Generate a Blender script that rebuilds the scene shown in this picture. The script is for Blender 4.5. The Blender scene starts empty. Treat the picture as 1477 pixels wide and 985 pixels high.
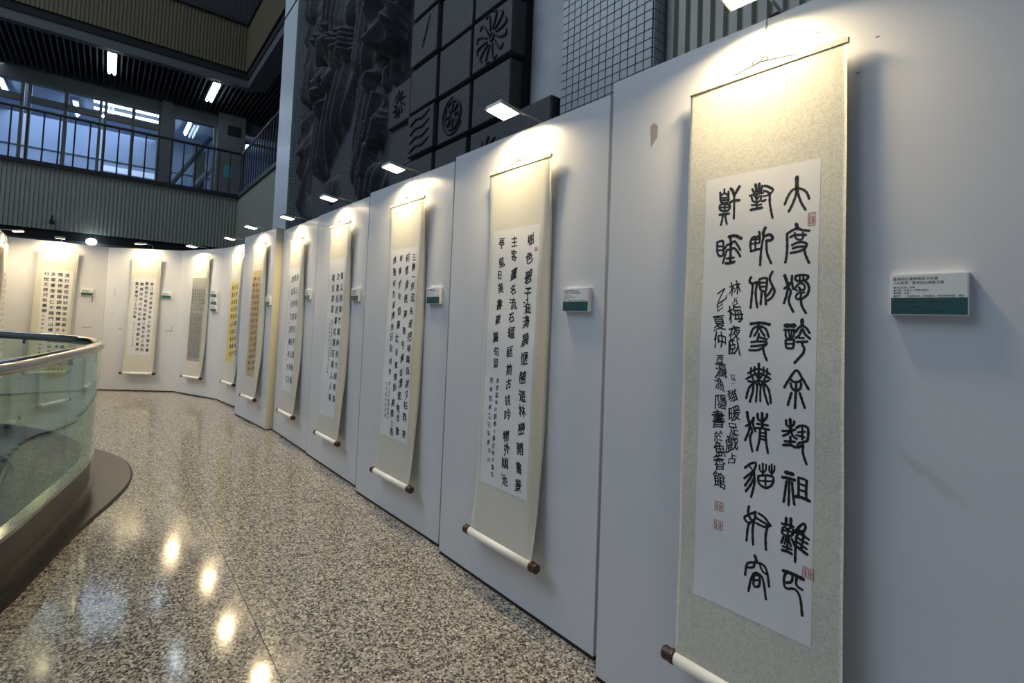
import bpy, bmesh, math, random
from mathutils import Vector, Matrix, noise
random.seed(7)
C = bpy.context.scene.collection
SC = bpy.context.scene
PI = math.pi

# ---------------------------------------------------------------- camera
cam_d = bpy.data.cameras.new('camera'); cam = bpy.data.objects.new('camera', cam_d); C.objects.link(cam)
SC.camera = cam
PITCH, ROLL, EYE = 0.04123, 0.0390, 1.393
cam_d.sensor_width = 36.0; cam_d.lens = 725.23/1477*36.0
cam_d.shift_x = 0.0; cam_d.shift_y = -(492.5-435.48)/1477
cam_d.clip_start = 0.02; cam_d.clip_end = 200
_up0 = Vector((0, -math.sin(PITCH), math.cos(PITCH))); _fw = Vector((0, math.cos(PITCH), math.sin(PITCH))); _r0 = Vector((1, 0, 0))
_r = _r0*math.cos(ROLL)+_up0*math.sin(ROLL); _u = -_r0*math.sin(ROLL)+_up0*math.cos(ROLL)
cam.matrix_world = Matrix(((_r.x, _u.x, -_fw.x, 0), (_r.y, _u.y, -_fw.y, 0), (_r.z, _u.z, -_fw.z, EYE), (0, 0, 0, 1)))

# ---------------------------------------------------------------- world, daylight, exposure
SC.view_settings.view_transform = 'Standard'; SC.view_settings.look = 'None'
SC.view_settings.gamma = 1.0; SC.view_settings.use_curve_mapping = False
SC.view_settings.exposure = 0.32
w = bpy.data.worlds.new('world'); SC.world = w; w.use_nodes = True
w.node_tree.nodes['Background'].inputs[0].default_value = (0.37, 0.50, 0.66, 1)
w.node_tree.nodes['Background'].inputs[1].default_value = 0.225
AX = Vector((-.62688, .77911, 0)); QX = Vector((.77911, .62688, 0))      # along the right wall away from the viewer / into the wall
def W(t, p, z=0.0): v = AX*t+QX*p; return Vector((v.x, v.y, z))
def area_light(name, loc, target, size, size_y, energy, col, spread=180):
    d = bpy.data.lights.new(name, 'AREA'); d.shape = 'RECTANGLE'; d.size = size; d.size_y = size_y; d.energy = energy; d.color = col
    d.spread = math.radians(spread)
    o = bpy.data.objects.new(name, d); C.objects.link(o); o.location = loc
    o.rotation_euler = (Vector(target)-Vector(loc)).to_track_quat('-Z', 'Y').to_euler(); return o
area_light('atrium_skylight', W(7.5, -6.5, 12.0), W(4.0, 0.5, 1.0), 8, 8, 540, (0.74, 0.86, 1.0))
LOBES = ((160, 6.6),)      # spread in degrees, watts: one lamp's beam profile
LAMP_COL = (1.0, 0.78, 0.46)
# ---------------------------------------------------------------- measured data (metres or millimetres in the scene)
SEAL_STROKES = [
(150,[726.6,1852.6,727.3,1820.6]),
(100,[695.6,1777,703,1797.8,713.5,1814.6,727.3,1820.6]),
(100,[727.3,1820.6,744.1,1812.5,754.8,1800.7,761,1783.2]),
(100,[727.3,1820.6,725.2,1800.8,717.5,1775.3,707.1,1753.3]),
(100,[727.9,1818.8,733.9,1792.7,741.9,1771.4,751.9,1752.7]),
(140,[728.9,1711.8,730.6,1706.7,732.9,1698.1]),
(100,[763.5,1689,745,1693.4,732.8,1699.8,717.7,1694.9,703.9,1686.4]),
(100,[703.9,1686.4,705.6,1652.7,704.4,1622.6,701.1,1602.1]),
(100,[713.5,1676,724.1,1680.2,739.3,1679.8,754.8,1678.2]),
(80,[725.5,1687.3,726.7,1675.6,733.5,1667.2,744.1,1666.2,748.4,1674.9,746.7,1685]),
(100,[718.6,1651.5,730.7,1656.9,744.2,1658.3,757.1,1652.8,756.4,1644.7,750.6,1637.1,737.3,1631.6,716,1629.1]),
(100,[721.3,1641.9,734,1645.1,750.5,1644.6]),
(100,[751.5,1637,756,1618.7,764.7,1597]),
(130,[700.4,1563.3,705.5,1548.1,711.4,1531.3]),
(100,[720.6,1561.3,720.3,1544.2,724.5,1522.7]),
(100,[700.4,1524.9,713.5,1536.2,720.3,1545.8]),
(100,[710.5,1529.6,706.4,1504.9,700.1,1481.8]),
(100,[712.8,1524.6,717.9,1514.6,713.4,1494.9,715.6,1478.4,725.9,1457.1]),
(100,[729.9,1553.7,731.2,1560.2,746.2,1562.8,762.5,1559.4,762.1,1552.3,753.9,1546.2,736.1,1545.2,729.3,1552.1]),
(80,[741.2,1559.7,741.4,1547.3]),
(80,[750.7,1560,751,1547]),
(100,[755.5,1544.5,763,1536.2,766.2,1521.6,762.1,1505.6,753.4,1497.7,746.8,1491.3,748,1475.1,759.3,1453.2]),
(85,[731,1527.4,739.2,1537.6,749.7,1537.3,754.9,1530,754.4,1521.9,747.1,1518.8,741,1525.5]),
(85,[739.5,1527.2,742.7,1514.1,733.9,1506.1,732.6,1496.3,740.2,1492,744.5,1499.4,747.3,1510.7,754,1512.2]),
(80,[729,1522.5,735.2,1516.8]),
(180,[706.9,1415.8,729.8,1416.5]),
(110,[704.1,1403.2,731.6,1403.5]),
(85,[707.3,1397.7,708.5,1383,718.5,1377.6,727.5,1383.9,730.2,1398.6]),
(70,[715.6,1398,719,1380.2]),
(70,[723.2,1398.3,720.6,1380.3]),
(95,[707.8,1373.1,709.8,1353.6,719.1,1350.3,728.1,1353.1,730.7,1374.3]),
(80,[710.9,1373.9,729.1,1375.8]),
(80,[711.2,1362.8,727.9,1364.4]),
(140,[750.3,1433.2,750.7,1417.1]),
(100,[734.7,1398.8,741.9,1410.4,750.7,1415.5,761.1,1411,770,1397]),
(100,[735,1381,743.8,1389.5,751.4,1407.5,758.5,1393.3,771.8,1381.2]),
(85,[744,1381.4,755.8,1382]),
(100,[738.3,1369.9,764.7,1372.2]),
(100,[752.2,1370.6,753.3,1361.1,757.8,1353.4,755.2,1338.8,746.6,1327,733.6,1309.9]),
(100,[707.8,1237.1,718.1,1257.7,738.5,1288.8,753.7,1269.7,771.1,1240.1]),
(100,[722.5,1263.1,730.2,1256.8,739.2,1255.9,748,1258.9,755.2,1266.6]),
(100,[724.3,1250.4,729.1,1236.5,739.7,1230.5,749.9,1239.1,752.5,1253.7]),
(100,[739.2,1255.3,738.5,1220.1,737.2,1181.7]),
(100,[727.3,1223.4,722.8,1206.8,718.1,1187.8]),
(100,[749.3,1225.3,755.5,1206.6,762.6,1186.5]),
(100,[713.9,1143.4,715.4,1130.1,725.5,1127.1,734.3,1135.1,735.6,1143.9]),
(120,[725,1147.8,726.7,1113]),
(100,[704.6,1111.1,725.7,1115.4,737.6,1120.8]),
(100,[706.4,1098,718.4,1105.1,725.7,1116]),
(100,[726.7,1114.6,733.5,1101.6,742.5,1096.4]),
(100,[726.1,1098.6,725.7,1074.7]),
(100,[711.3,1082.9,738.3,1086.8]),
(120,[707.6,1071.5,725.1,1075.2,738.6,1071.7]),
(100,[741.9,1126.9,750.6,1133.9,763.7,1135.6,771.8,1129.3,771,1099.6,761.7,1090.9,748.7,1085.1,745.4,1072.5,759.5,1081.7]),
(85,[757.1,1129.7,757.2,1096.8]),
(85,[746.6,1115.2,764,1120]),
(85,[741.7,1106.4,762.8,1104.2]),
(100,[759.5,1081.7,759.4,1059.8,768.6,1031.5]),
(160,[715.7,995.5,732.8,994.8]),
(130,[706.8,979.3,722.7,980.6,738.3,979.7]),
(100,[717.1,970.8,714.3,939.6,711,911.5]),
(100,[724,978.2,724.8,942.5,724.3,906.6]),
(100,[732,972,735.3,939.9,739.3,912.4]),
(100,[748.5,987.2,749.5,963,749.5,937.1]),
(100,[748.5,988.6,759.9,988.8,770,986]),
(100,[770,986,768.8,960.1,769.8,936.1]),
(90,[749.3,972.4,769.6,971.1]),
(90,[749.7,956.2,769.4,954.8]),
(130,[741.4,934.8,757.2,936.6,777.3,932.9]),
(120,[719.4,867.9,719,849.4]),
(120,[731.6,870.4,731.3,849.8]),
(100,[708.4,849.3,722.9,851.2,738.5,850.3]),
(85,[715.2,843.2,723.2,839,732.2,846]),
(100,[711.3,839.2,709.8,823.5,724.9,819.1,737.7,830.2,738.2,842.6]),
(85,[712.8,832,724.6,834.8,737.6,833.7]),
(85,[725,840.9,724.2,827,724,802.4]),
(100,[713.2,813.7,710.8,804.6,707.8,796.7]),
(80,[720.6,813.5,716.3,795.5]),
(100,[726.3,815.4,729.1,806.9,733.3,796.1]),
(100,[735.4,815.8,739.5,807.8,743.5,799.7]),
(90,[724.5,802.5,724,780.5]),
(100,[712.5,787.4,724.3,788.3,735.3,786.8]),
(120,[710.9,776.4,724.6,777.5,735.5,775.2]),
(100,[743.5,836.7,751.3,852.3,764.9,867.5,769.4,858.2,762.9,842.2]),
(120,[744.5,837.9,750.2,846.5,761.7,842.3]),
(100,[751.6,838.9,746.4,821,745.4,793.7,745.2,757.2]),
(100,[754.2,837.1,766.8,833.9,778.1,829.2]),
(100,[750.6,823.8,763.4,820.1,775.2,816.8]),
(100,[749.6,812.7,761.1,807.3,773,802.2]),
(120,[747.8,799.9,761.4,794,774.7,788.2]),
(100,[766.8,837.3,763.3,821.5,760.5,799.1]),
(150,[715.7,720.4,730.1,721.8,748.3,720.5,766.1,718.2]),
(100,[723,719,717.2,701.7,718.7,681,727,676,743.1,682.6,754.2,676.8,761.4,659.1,765.8,620.6]),
(100,[739.3,719,738.9,706.2,734.7,697.1,723.6,691.5]),
(100,[751.3,718.6,748.7,701.8,752.8,693,764.8,689.2]),
(120,[607.7,1852.9,611.5,1830.5]),
(120,[618.9,1853.1,619,1827.6]),
(100,[598.3,1839.6,604.5,1826.8]),
(100,[627.7,1844.9,625,1826.5]),
(100,[591.6,1819.9,611.7,1822.2,630.8,1822.2]),
(90,[597.3,1814.6,600.9,1802.3,612.4,1795.5,623.5,1800.3,626.3,1813.1]),
(85,[614.3,1821.7,612.1,1808.8,614.6,1775.2]),
(80,[606.1,1816.5,613.1,1806,620.9,1814]),
(85,[598,1789.4,612.6,1787.1,627,1786.6]),
(120,[596.1,1774.6,613,1775.5,628.9,1776.4]),
(110,[635,1843.5,646.1,1839.2,657.7,1830.6]),
(100,[633.8,1828.3,643.3,1824.3,650.4,1817.2]),
(80,[661.2,1826.7,655.9,1819.5,646.7,1812.9,632.7,1812]),
(100,[639.3,1798.7,629.9,1796.6]),
(100,[651.3,1815.4,652.3,1787.5,656.6,1764.1,661.5,1740.8]),
(100,[622.9,1701.6,625.3,1693.1,618.5,1687.3,604.1,1686.2,597.1,1669.6,599.7,1643.6]),
(100,[599.7,1643.6,613.2,1646.7,625.8,1648.9]),
(85,[602.6,1679.7,623.5,1679.6]),
(85,[600.4,1666.7,624.7,1667.6]),
(85,[612.8,1686.3,612.6,1668.2]),
(85,[612.7,1666.5,613.1,1648.4]),
(85,[625.4,1691.5,625.9,1670.1]),
(130,[641.5,1712.5,635.6,1696.9,639,1686.8,654.4,1690,662.9,1681,659.4,1673.3,645.6,1671.5]),
(100,[637.4,1688.6,630.6,1646.9,628.7,1598.2]),
(100,[645.6,1671.5,648.1,1635.7,660.6,1602.6]),
(110,[601.9,1562.4,598.1,1551.1,604.7,1542.6,622.2,1546.9]),
(100,[608.1,1539.3,605.9,1500.1,603.6,1467.5]),
(100,[622.2,1546.9,617.4,1512.9,623.6,1469.2]),
(100,[628.3,1554.8,639.2,1558.2,650.1,1555.5,649.1,1533.1,646.4,1519.4,633.9,1520.7,628.8,1535.4,627.7,1554.8]),
(85,[630.1,1544.4,648.8,1544.4]),
(85,[629.5,1532.1,648.2,1532.2]),
(100,[635.6,1515.8,633.4,1478.8]),
(100,[645.5,1517.2,649,1477.8]),
(100,[665.5,1576.2,657.7,1556.8,665.9,1534.2,672.9,1518.2,666.7,1500.9,654.2,1489.9]),
(100,[666.6,1529.4,660.3,1515.9,651.4,1504.3]),
(130,[606.5,1418.1,634.9,1422,661.2,1417.7]),
(100,[606,1379.8,613.3,1402.7,630.5,1411.4,650.8,1404,659.9,1380.7]),
(100,[630.3,1417.8,626.2,1396.8,617.7,1382]),
(100,[632.8,1406.6,640.3,1394.1,648.3,1383.3]),
(90,[632,1389,627.5,1369.6]),
(100,[629.8,1379.3,654.6,1373.2]),
(100,[609.7,1362.2,630.1,1365.6,654.9,1364,644.5,1348.3,627.7,1339.2,604.9,1337.7]),
(100,[610,1349.3,630.4,1352.8,651.4,1357.2]),
(100,[644.6,1346.7,649.7,1328,656.8,1311.3]),
(85,[611.8,1284,611.4,1266.3,621.4,1245]),
(85,[621.9,1288.1,622.3,1270.6,634.7,1252.8]),
(85,[648.3,1288.9,647.2,1271.5,636.8,1253.1]),
(85,[659,1285.2,657.9,1267.9,649.3,1249.7]),
(110,[634.1,1298.7,634.8,1246.5]),
(95,[603.4,1267.1,619,1278.2,633.9,1282.8,650,1279.6,666.9,1270.4]),
(95,[598.1,1248.8,616.2,1262,634.2,1269.2,651.9,1265.7,668.2,1257.1]),
(95,[604,1243,619.9,1242.3,634.8,1248.1,649.4,1245.6,662.9,1251.2]),
(100,[620,1238.5,606.2,1222.5,598.4,1191]),
(100,[620,1240.1,617.6,1212.7,609.6,1181.4]),
(85,[624.7,1242.2,630.3,1228.6,627.8,1184]),
(75,[634.9,1243.4,630.6,1230.2]),
(75,[634.9,1243.4,640.5,1229.8]),
(85,[646.4,1243.1,640.6,1228.3,640.7,1187.4]),
(100,[647.9,1241.7,653.3,1211.1,663.1,1181.9]),
(100,[649.5,1241.9,664.2,1224.9,671.1,1187.1]),
(130,[601.9,1148.3,604.6,1131.2,609,1119.2]),
(100,[598.9,1106.3,612.3,1116.6,622.2,1135.7]),
(100,[622.2,1135.7,620.2,1114.9,627,1095.6]),
(100,[609.1,1116.1,608.2,1093.7,596.9,1062.9]),
(100,[611.5,1110.2,617.6,1093.9,611.9,1072.3,619.3,1034.4]),
(110,[633.4,1148.6,635.3,1133.2,647.7,1129.1,658.1,1140.2,660.9,1151.5]),
(130,[646.5,1152.3,647.5,1113.5]),
(100,[632.6,1118.6,648,1119.8,663.2,1119.4]),
(100,[628.3,1105.3,648.3,1108,666.5,1107.6]),
(100,[640.8,1102.9,639.4,1071.5,633.1,1040.5]),
(100,[656.9,1104.3,658.9,1072.3,664.6,1039.6]),
(85,[641,1094.2,657.1,1095.1]),
(85,[640.6,1084.8,657.4,1084.9]),
(85,[639.3,1076.1,658.2,1075.2]),
(100,[599,980.8,615.6,996.8,629.8,1002.6,629.2,988.1,618.7,971.2,597.9,949.1]),
(70,[610.9,990,618.4,982.1]),
(100,[625.7,977.7,616.7,956.3,600.5,928]),
(100,[627.2,959,617.3,934.9,603.4,911.9]),
(100,[625.7,977.7,628.1,942.5,619.7,899.7]),
(75,[641.7,998.2,643,984.3,651.6,979.3,659.7,989.3,660.2,1005]),
(85,[650.9,1005.1,651.8,972.3]),
(75,[669.5,1002.5,669.8,988.5,676.8,983.2,683.3,993.2,683.9,1005.9]),
(85,[676.1,1008.7,676.9,976.3]),
(100,[638.9,964.3,640.8,945.9,659.6,936.8,677.6,950,680.6,972.6,658.7,973.1,638.8,965.3]),
(80,[659.2,971.8,660.1,937.8]),
(80,[640.6,952.9,679.6,960.7]),
(110,[614.3,869.5,612.4,849.9,620,835.6,630.6,829.5]),
(100,[634.6,860,617.3,848,602.1,834.7,605.8,825.4,617.1,820.4]),
(100,[633.6,858.8,630.9,836.7,614.3,814.8,609.8,768.1]),
(100,[629.7,829.2,627,804.7,629.1,763.1]),
(100,[636.4,843.1,655.2,837.4,675.9,832.5]),
(100,[643.1,857.9,659.5,851.8,677.3,834.3]),
(100,[677.3,834.3,660.2,825,637.8,828]),
(100,[668.4,825.4,664.5,798.7,666.4,761.5]),
(130,[635.6,732.6,640.6,720.5]),
(100,[607.9,666.6,611.8,697.9,623.5,709.3,633.9,710,630.9,698.1,616.8,691.7]),
(100,[635.1,714.7,660.7,715.1,671.7,695.5,677,661.2]),
(85,[649.2,714.4,657.9,697,670.4,692.7]),
(100,[618.7,624,626.1,663.5,638.3,684.7,658.5,676.5,669,622.3]),
(100,[633.8,675.9,633.2,647.8,641.7,645.7,649.8,654.6,649.1,679.7,633.8,675.9]),
(85,[634.2,661.2,648.1,667.7]),
(90,[507.7,1856,508,1844.5]),
(100,[493.9,1846.9,497.2,1816.8,509.1,1810,522.2,1812.8,521.8,1845.3]),
(90,[496.7,1835,508.1,1842.8,520.9,1831.8]),
(90,[497.9,1828.2,521.1,1825.3]),
(90,[498.8,1819.8,521.4,1817.8]),
(100,[493.5,1797.7,495.9,1805.6,512.5,1806.3,527.5,1799.1,526.2,1786.4,511.6,1782,496.5,1789.1,493.5,1797.7]),
(85,[510.9,1804.9,511.6,1782.7]),
(85,[494.5,1796.9,526.7,1793.4]),
(110,[494.3,1773.1,510.3,1773.1,525.7,1772.9]),
(100,[506,1771.4,504.1,1757.1,499.7,1738.7]),
(100,[513.6,1770.4,515.8,1755.5,519.5,1739.5]),
(130,[529.1,1853.7,535.8,1844.5,541.1,1829.1]),
(130,[556.9,1855.8,548.7,1842.2,541.2,1827.5]),
(100,[541.1,1829.1,542.2,1793.6,542.4,1753.6]),
(120,[528.8,1807.9,540,1813.2,558.2,1810.9]),
(100,[489.8,1682.2,499.8,1685.4,509.2,1681.9,510.4,1641.5,498,1636.7,490.2,1651.2,489.2,1682.3]),
(85,[491.3,1669,508.6,1667.4]),
(85,[491.4,1656,509,1654.5]),
(140,[528.3,1696.7,548.2,1697.8,568.1,1687.2]),
(120,[532.3,1695.7,534.6,1673.1,534.8,1612.6]),
(100,[514.6,1657.3,523.3,1670.9,534.7,1669.9]),
(100,[534.7,1669.9,545.6,1680.9,557.1,1666.2,566,1650.6]),
(100,[510.4,1612.6,519.2,1645.6,525.4,1654.7,534.5,1652.3]),
(100,[534.5,1653.9,544.6,1658.8,556.1,1647.4,566.6,1629.9]),
(100,[523,1626.1,545.5,1627.7]),
(130,[520.3,1611,534.8,1611,547.5,1614.2]),
]
SEAL_CENTRES = [(729, 1801), (732, 1658), (735, 1510), (738, 1374), (741, 1242), (744, 1083), (747, 962), (750, 825), (753, 676), (622, 1802), (626, 1653), (629, 1518), (633, 1367), (637, 1236), (641, 1096), (644, 960), (648, 820), (652, 673), (521, 1791), (526, 1651)]
TEXT = {
1: [
  ('signature','林占梅夜臥以一貓暖足戲占',[(552,1527),(554,1487),(557,1446),(556,1386),(559,1341),(556,1249),(557,1229),(555,1193),(562,1137),(560,1089),(555,1043),(558,998)],[46,30,52,48,50,26,16,44,52,38,52,34]),
  ('signature','乙巳夏仲西瀛漁隱書於魚香館',[(512,1505),(506,1472),(506,1418),(510,1361),(512,1303),(517,1266),(512,1223),(518,1165),(510,1109),(513,1058),(518,1016),(518,975),(521,922)],[44,34,52,54,34,46,44,46,52,38,46,46,58]),
],
2: [
  ('inscription','樹色碧于油清晨愜勝遊林巒開畫景',[(768,1804),(764,1713),(766,1620),(767,1537),(768,1467),(765,1396),(769,1311),(771,1221),(766,1131),(767,1042),(770,969),(771,884),(767,791),(767,699),(766,615)],62),
  ('inscription','主客畫名流石綴庭前古詩吟物外幽池',[(645,1805),(646,1733),(653,1639),(654,1560),(660,1486),(655,1418),(663,1344),(658,1249),(661,1156),(660,1087),(660,1007),(663,932),(662,832),(672,767),(661,699),(662,613)],58),
  ('inscription','亭風日美書罷屬句留',[(543,1808),(549,1703),(540,1637),(551,1570),(550,1482),(548,1405),(539,1313),(551,1241),(551,1179)],56),
  ('signature','錄蔡國琳四園春小集於壺中雲年',[(573,1094),(572,1057),(571,1020),(571,983),(570,947),(569,910),(569,873),(568,837),(567,800),(567,763),(566,727),(565,691),(565,654),(564,618)],27),
  ('signature','府隊館美乙巳年樹',[(522,1088),(522,1043),(522,997),(522,952),(523,907),(523,862),(523,817),(523,772)],30),
],
3: [
  ('inscription','三春一別況長途把袂臨歧淚又枯昨夜',[(827,1809),(828,1740),(833,1677),(830,1614),(837,1535),(830,1443),(833,1361),(837,1272),(841,1196),(840,1120),(842,1046),(844,960),(847,886),(844,818),(843,736),(842,625)],58),
  ('inscription','何曾身是夢郎今歸去懷郎無合歡',[(741,1811),(741,1727),(750,1624),(748,1529),(754,1420),(759,1308),(755,1213),(759,1122),(756,1026),(758,950),(754,866),(749,781),(754,721),(754,627)],60),
  ('inscription','時節於針趁艱沈音覺情粉痕襟上酒',[(651,1814),(648,1724),(653,1631),(657,1545),(670,1441),(672,1345),(665,1253),(675,1158),(679,1069),(679,987),(681,914),(674,808),(668,734),(669,669),(668,611)],54),
  ('inscription','痕猶宛在留情他日記杭州',[(560,1809),(564,1721),(567,1641),(570,1561),(580,1486),(583,1407),(586,1328),(587,1261),(590,1180),(595,1089),(597,1014)],52),
  ('signature','題上句於滬濱雅集舍',[(604,936),(605,906),(606,876),(606,846),(607,816),(608,787),(609,757),(610,727),(610,698)],26),
  ('signature','乙巳夏月書於海',[(565,927),(566,890),(566,853),(567,817),(568,780),(568,743),(569,706)],26),
],
4: [
  ('inscription','嵐山屏障竹圍時徐大師寒海',[(815,1747),(816,1648),(817,1549),(818,1451),(819,1352),(821,1254),(822,1157),(823,1059),(824,962),(825,865),(826,769),(828,673)],58),
  ('inscription','次歌記送暮杭題石導人人事',[(730,1740),(731,1641),(732,1544),(732,1446),(733,1349),(733,1251),(734,1154),(734,1058),(735,961),(736,865),(736,769),(737,673)],62),
  ('inscription','著民耕當',[(617,1735),(622,1640),(626,1546),(630,1452)],62),
  ('signature','錄前人題畫詩一首於南窗燈下',[(654,1348),(656,1321),(658,1294),(659,1268),(661,1241),(663,1214),(664,1188),(666,1161),(668,1135),(670,1108),(671,1082),(673,1056),(675,1029)],22),
  ('signature','乙巳年春月書於府城草堂之北窗',[(605,1346),(608,1311),(610,1275),(613,1240),(616,1204),(618,1169),(621,1133),(623,1098),(626,1063),(628,1028),(631,993),(633,958),(636,923),(638,888)],24),
],
5: [
  ('inscription','海上飛鴻去不還秋風',[(782,1787),(787,1648),(791,1509),(796,1371),(800,1234),(805,1097),(809,961),(814,825),(818,690)],68),
  ('inscription','雲深何處問仙山明月',[(701,1783),(706,1644),(712,1506),(717,1368),(723,1231),(728,1095),(734,959),(739,824),(744,689)],68),
  ('inscription','樓高百尺憑欄望大江',[(625,1771),(630,1633),(636,1497),(642,1360),(647,1225),(653,1090),(658,955),(664,821),(669,688)],68),
  ('signature','歲次乙巳夏日錄詩一首於城南書屋之東窗下',[(569,1749),(572,1699),(574,1648),(576,1598),(578,1547),(580,1497),(582,1447),(584,1397),(586,1346),(588,1296),(591,1247),(593,1197),(595,1147),(597,1097),(599,1048),(601,998),(603,949),(605,899),(607,850)],22),
],
6: [
  ('inscription','老去詩篇渾漫與春來花鳥莫深愁新添',[(844,1815),(846,1741),(849,1667),(851,1593),(854,1519),(856,1445),(858,1371),(861,1297),(863,1224),(866,1151),(868,1077),(871,1004),(873,931),(875,859),(878,786),(880,713)],46),
  ('inscription','水檻供垂釣故著浮槎替入舟焉得思如',[(767,1818),(771,1742),(774,1667),(777,1591),(781,1516),(784,1441),(787,1366),(791,1291),(794,1217),(797,1142),(801,1068),(804,994),(807,920),(810,846),(814,772),(817,698)],46),
  ('inscription','陶謝手令渠述作與同遊為人性僻耽佳',[(690,1821),(694,1744),(698,1668),(702,1592),(706,1515),(710,1439),(714,1364),(719,1288),(723,1213),(727,1137),(731,1062),(735,987),(739,912),(743,838),(747,763),(751,689)],46),
  ('inscription','句語不驚人死不休江上值水如海勢聊',[(642,1818),(645,1741),(649,1664),(652,1588),(656,1512),(659,1436),(662,1360),(666,1284),(669,1209),(673,1133),(676,1058),(680,983),(683,908),(686,833),(690,758),(693,684)],46),
],
7: [
  ('inscription','山中何所有嶺上多白雲',[(824,1763),(835,1655),(845,1547),(855,1440),(866,1333),(876,1226),(886,1120),(896,1014),(906,909),(917,804)],72),
  ('inscription','只可自怡悅不堪持贈君',[(737,1757),(746,1647),(756,1538),(766,1429),(776,1320),(785,1212),(795,1104),(805,996),(814,889),(824,782)],72),
  ('inscription','松風吹解帶山月照彈琴',[(647,1751),(658,1640),(668,1530),(678,1420),(688,1310),(698,1201),(707,1092),(717,984),(727,876),(737,768)],72),
],
9: [
  ('inscription','春江潮水連海平海上明月共潮生灔',[(764,1805),(765,1725),(765,1645),(766,1566),(766,1486),(766,1407),(767,1328),(767,1249),(768,1170),(768,1091),(768,1012),(769,933),(769,854),(770,776),(770,697)],50),
  ('inscription','灔隨波千萬里何處春江無月明江流宛',[(682,1809),(682,1735),(682,1660),(683,1586),(683,1512),(684,1437),(684,1363),(684,1289),(685,1215),(685,1141),(685,1067),(686,994),(686,920),(686,846),(687,773),(687,699)],50),
  ('inscription','轉繞芳甸月照花林皆似霰空裏流',[(604,1797),(604,1713),(605,1628),(605,1544),(606,1459),(606,1375),(607,1291),(607,1207),(608,1123),(608,1039),(608,955),(609,872),(609,788),(610,705)],50),
  ('inscription','霜不覺飛汀上白沙看',[(525,1802),(525,1732),(526,1663),(527,1593),(527,1523),(528,1454),(529,1385),(530,1315),(530,1246)],50),
  ('signature','錄唐人詩一首乙巳夏日書',[(530,1147),(530,1109),(531,1071),(531,1033),(531,995),(532,957),(532,919),(532,881),(533,843),(533,806),(533,768)],22),
],
10: [
  ('inscription','遠行遊览時到閒來而看千里春風江',[(702,1872),(702,1783),(702,1695),(702,1606),(702,1517),(702,1429),(702,1340),(702,1252),(703,1164),(703,1076),(703,988),(703,900),(703,812),(703,725),(703,637)],54),
  ('inscription','情海神龍躍調嶼傳聲歸天開如水四',[(620,1876),(621,1787),(623,1699),(624,1611),(625,1523),(627,1435),(628,1347),(629,1259),(631,1171),(632,1083),(633,996),(634,908),(636,821),(637,733),(638,646)],54),
  ('inscription','多軍書復東仁不隔門山樓和無公夜',[(537,1875),(538,1787),(539,1699),(541,1611),(542,1523),(543,1435),(544,1347),(545,1259),(546,1171),(547,1084),(548,996),(549,909),(550,822),(551,734),(552,647)],54),
  ('inscription','行悅无微河有書聊',[(458,1876),(458,1792),(459,1709),(459,1626),(459,1543),(459,1460),(460,1377),(460,1294)],54),
  ('signature','右錄唐詩乙巳年仲夏書',[(457,1217),(455,1153),(453,1089),(451,1024),(449,960),(447,896),(445,832),(443,769),(441,705),(439,641)],28),
],
}
SEALS = [(1, 0.7693, 1.7221, 'r'), (1, 0.7787, 0.7386, 's'), (1, 0.5217, 0.8432, 's'), (1, 0.5214, 0.7844, 's'), (2, 0.8097, 1.7534, 'm'), (2, 0.5335, 0.7331, 'm'), (2, 0.531, 0.6857, 'm')]
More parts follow.
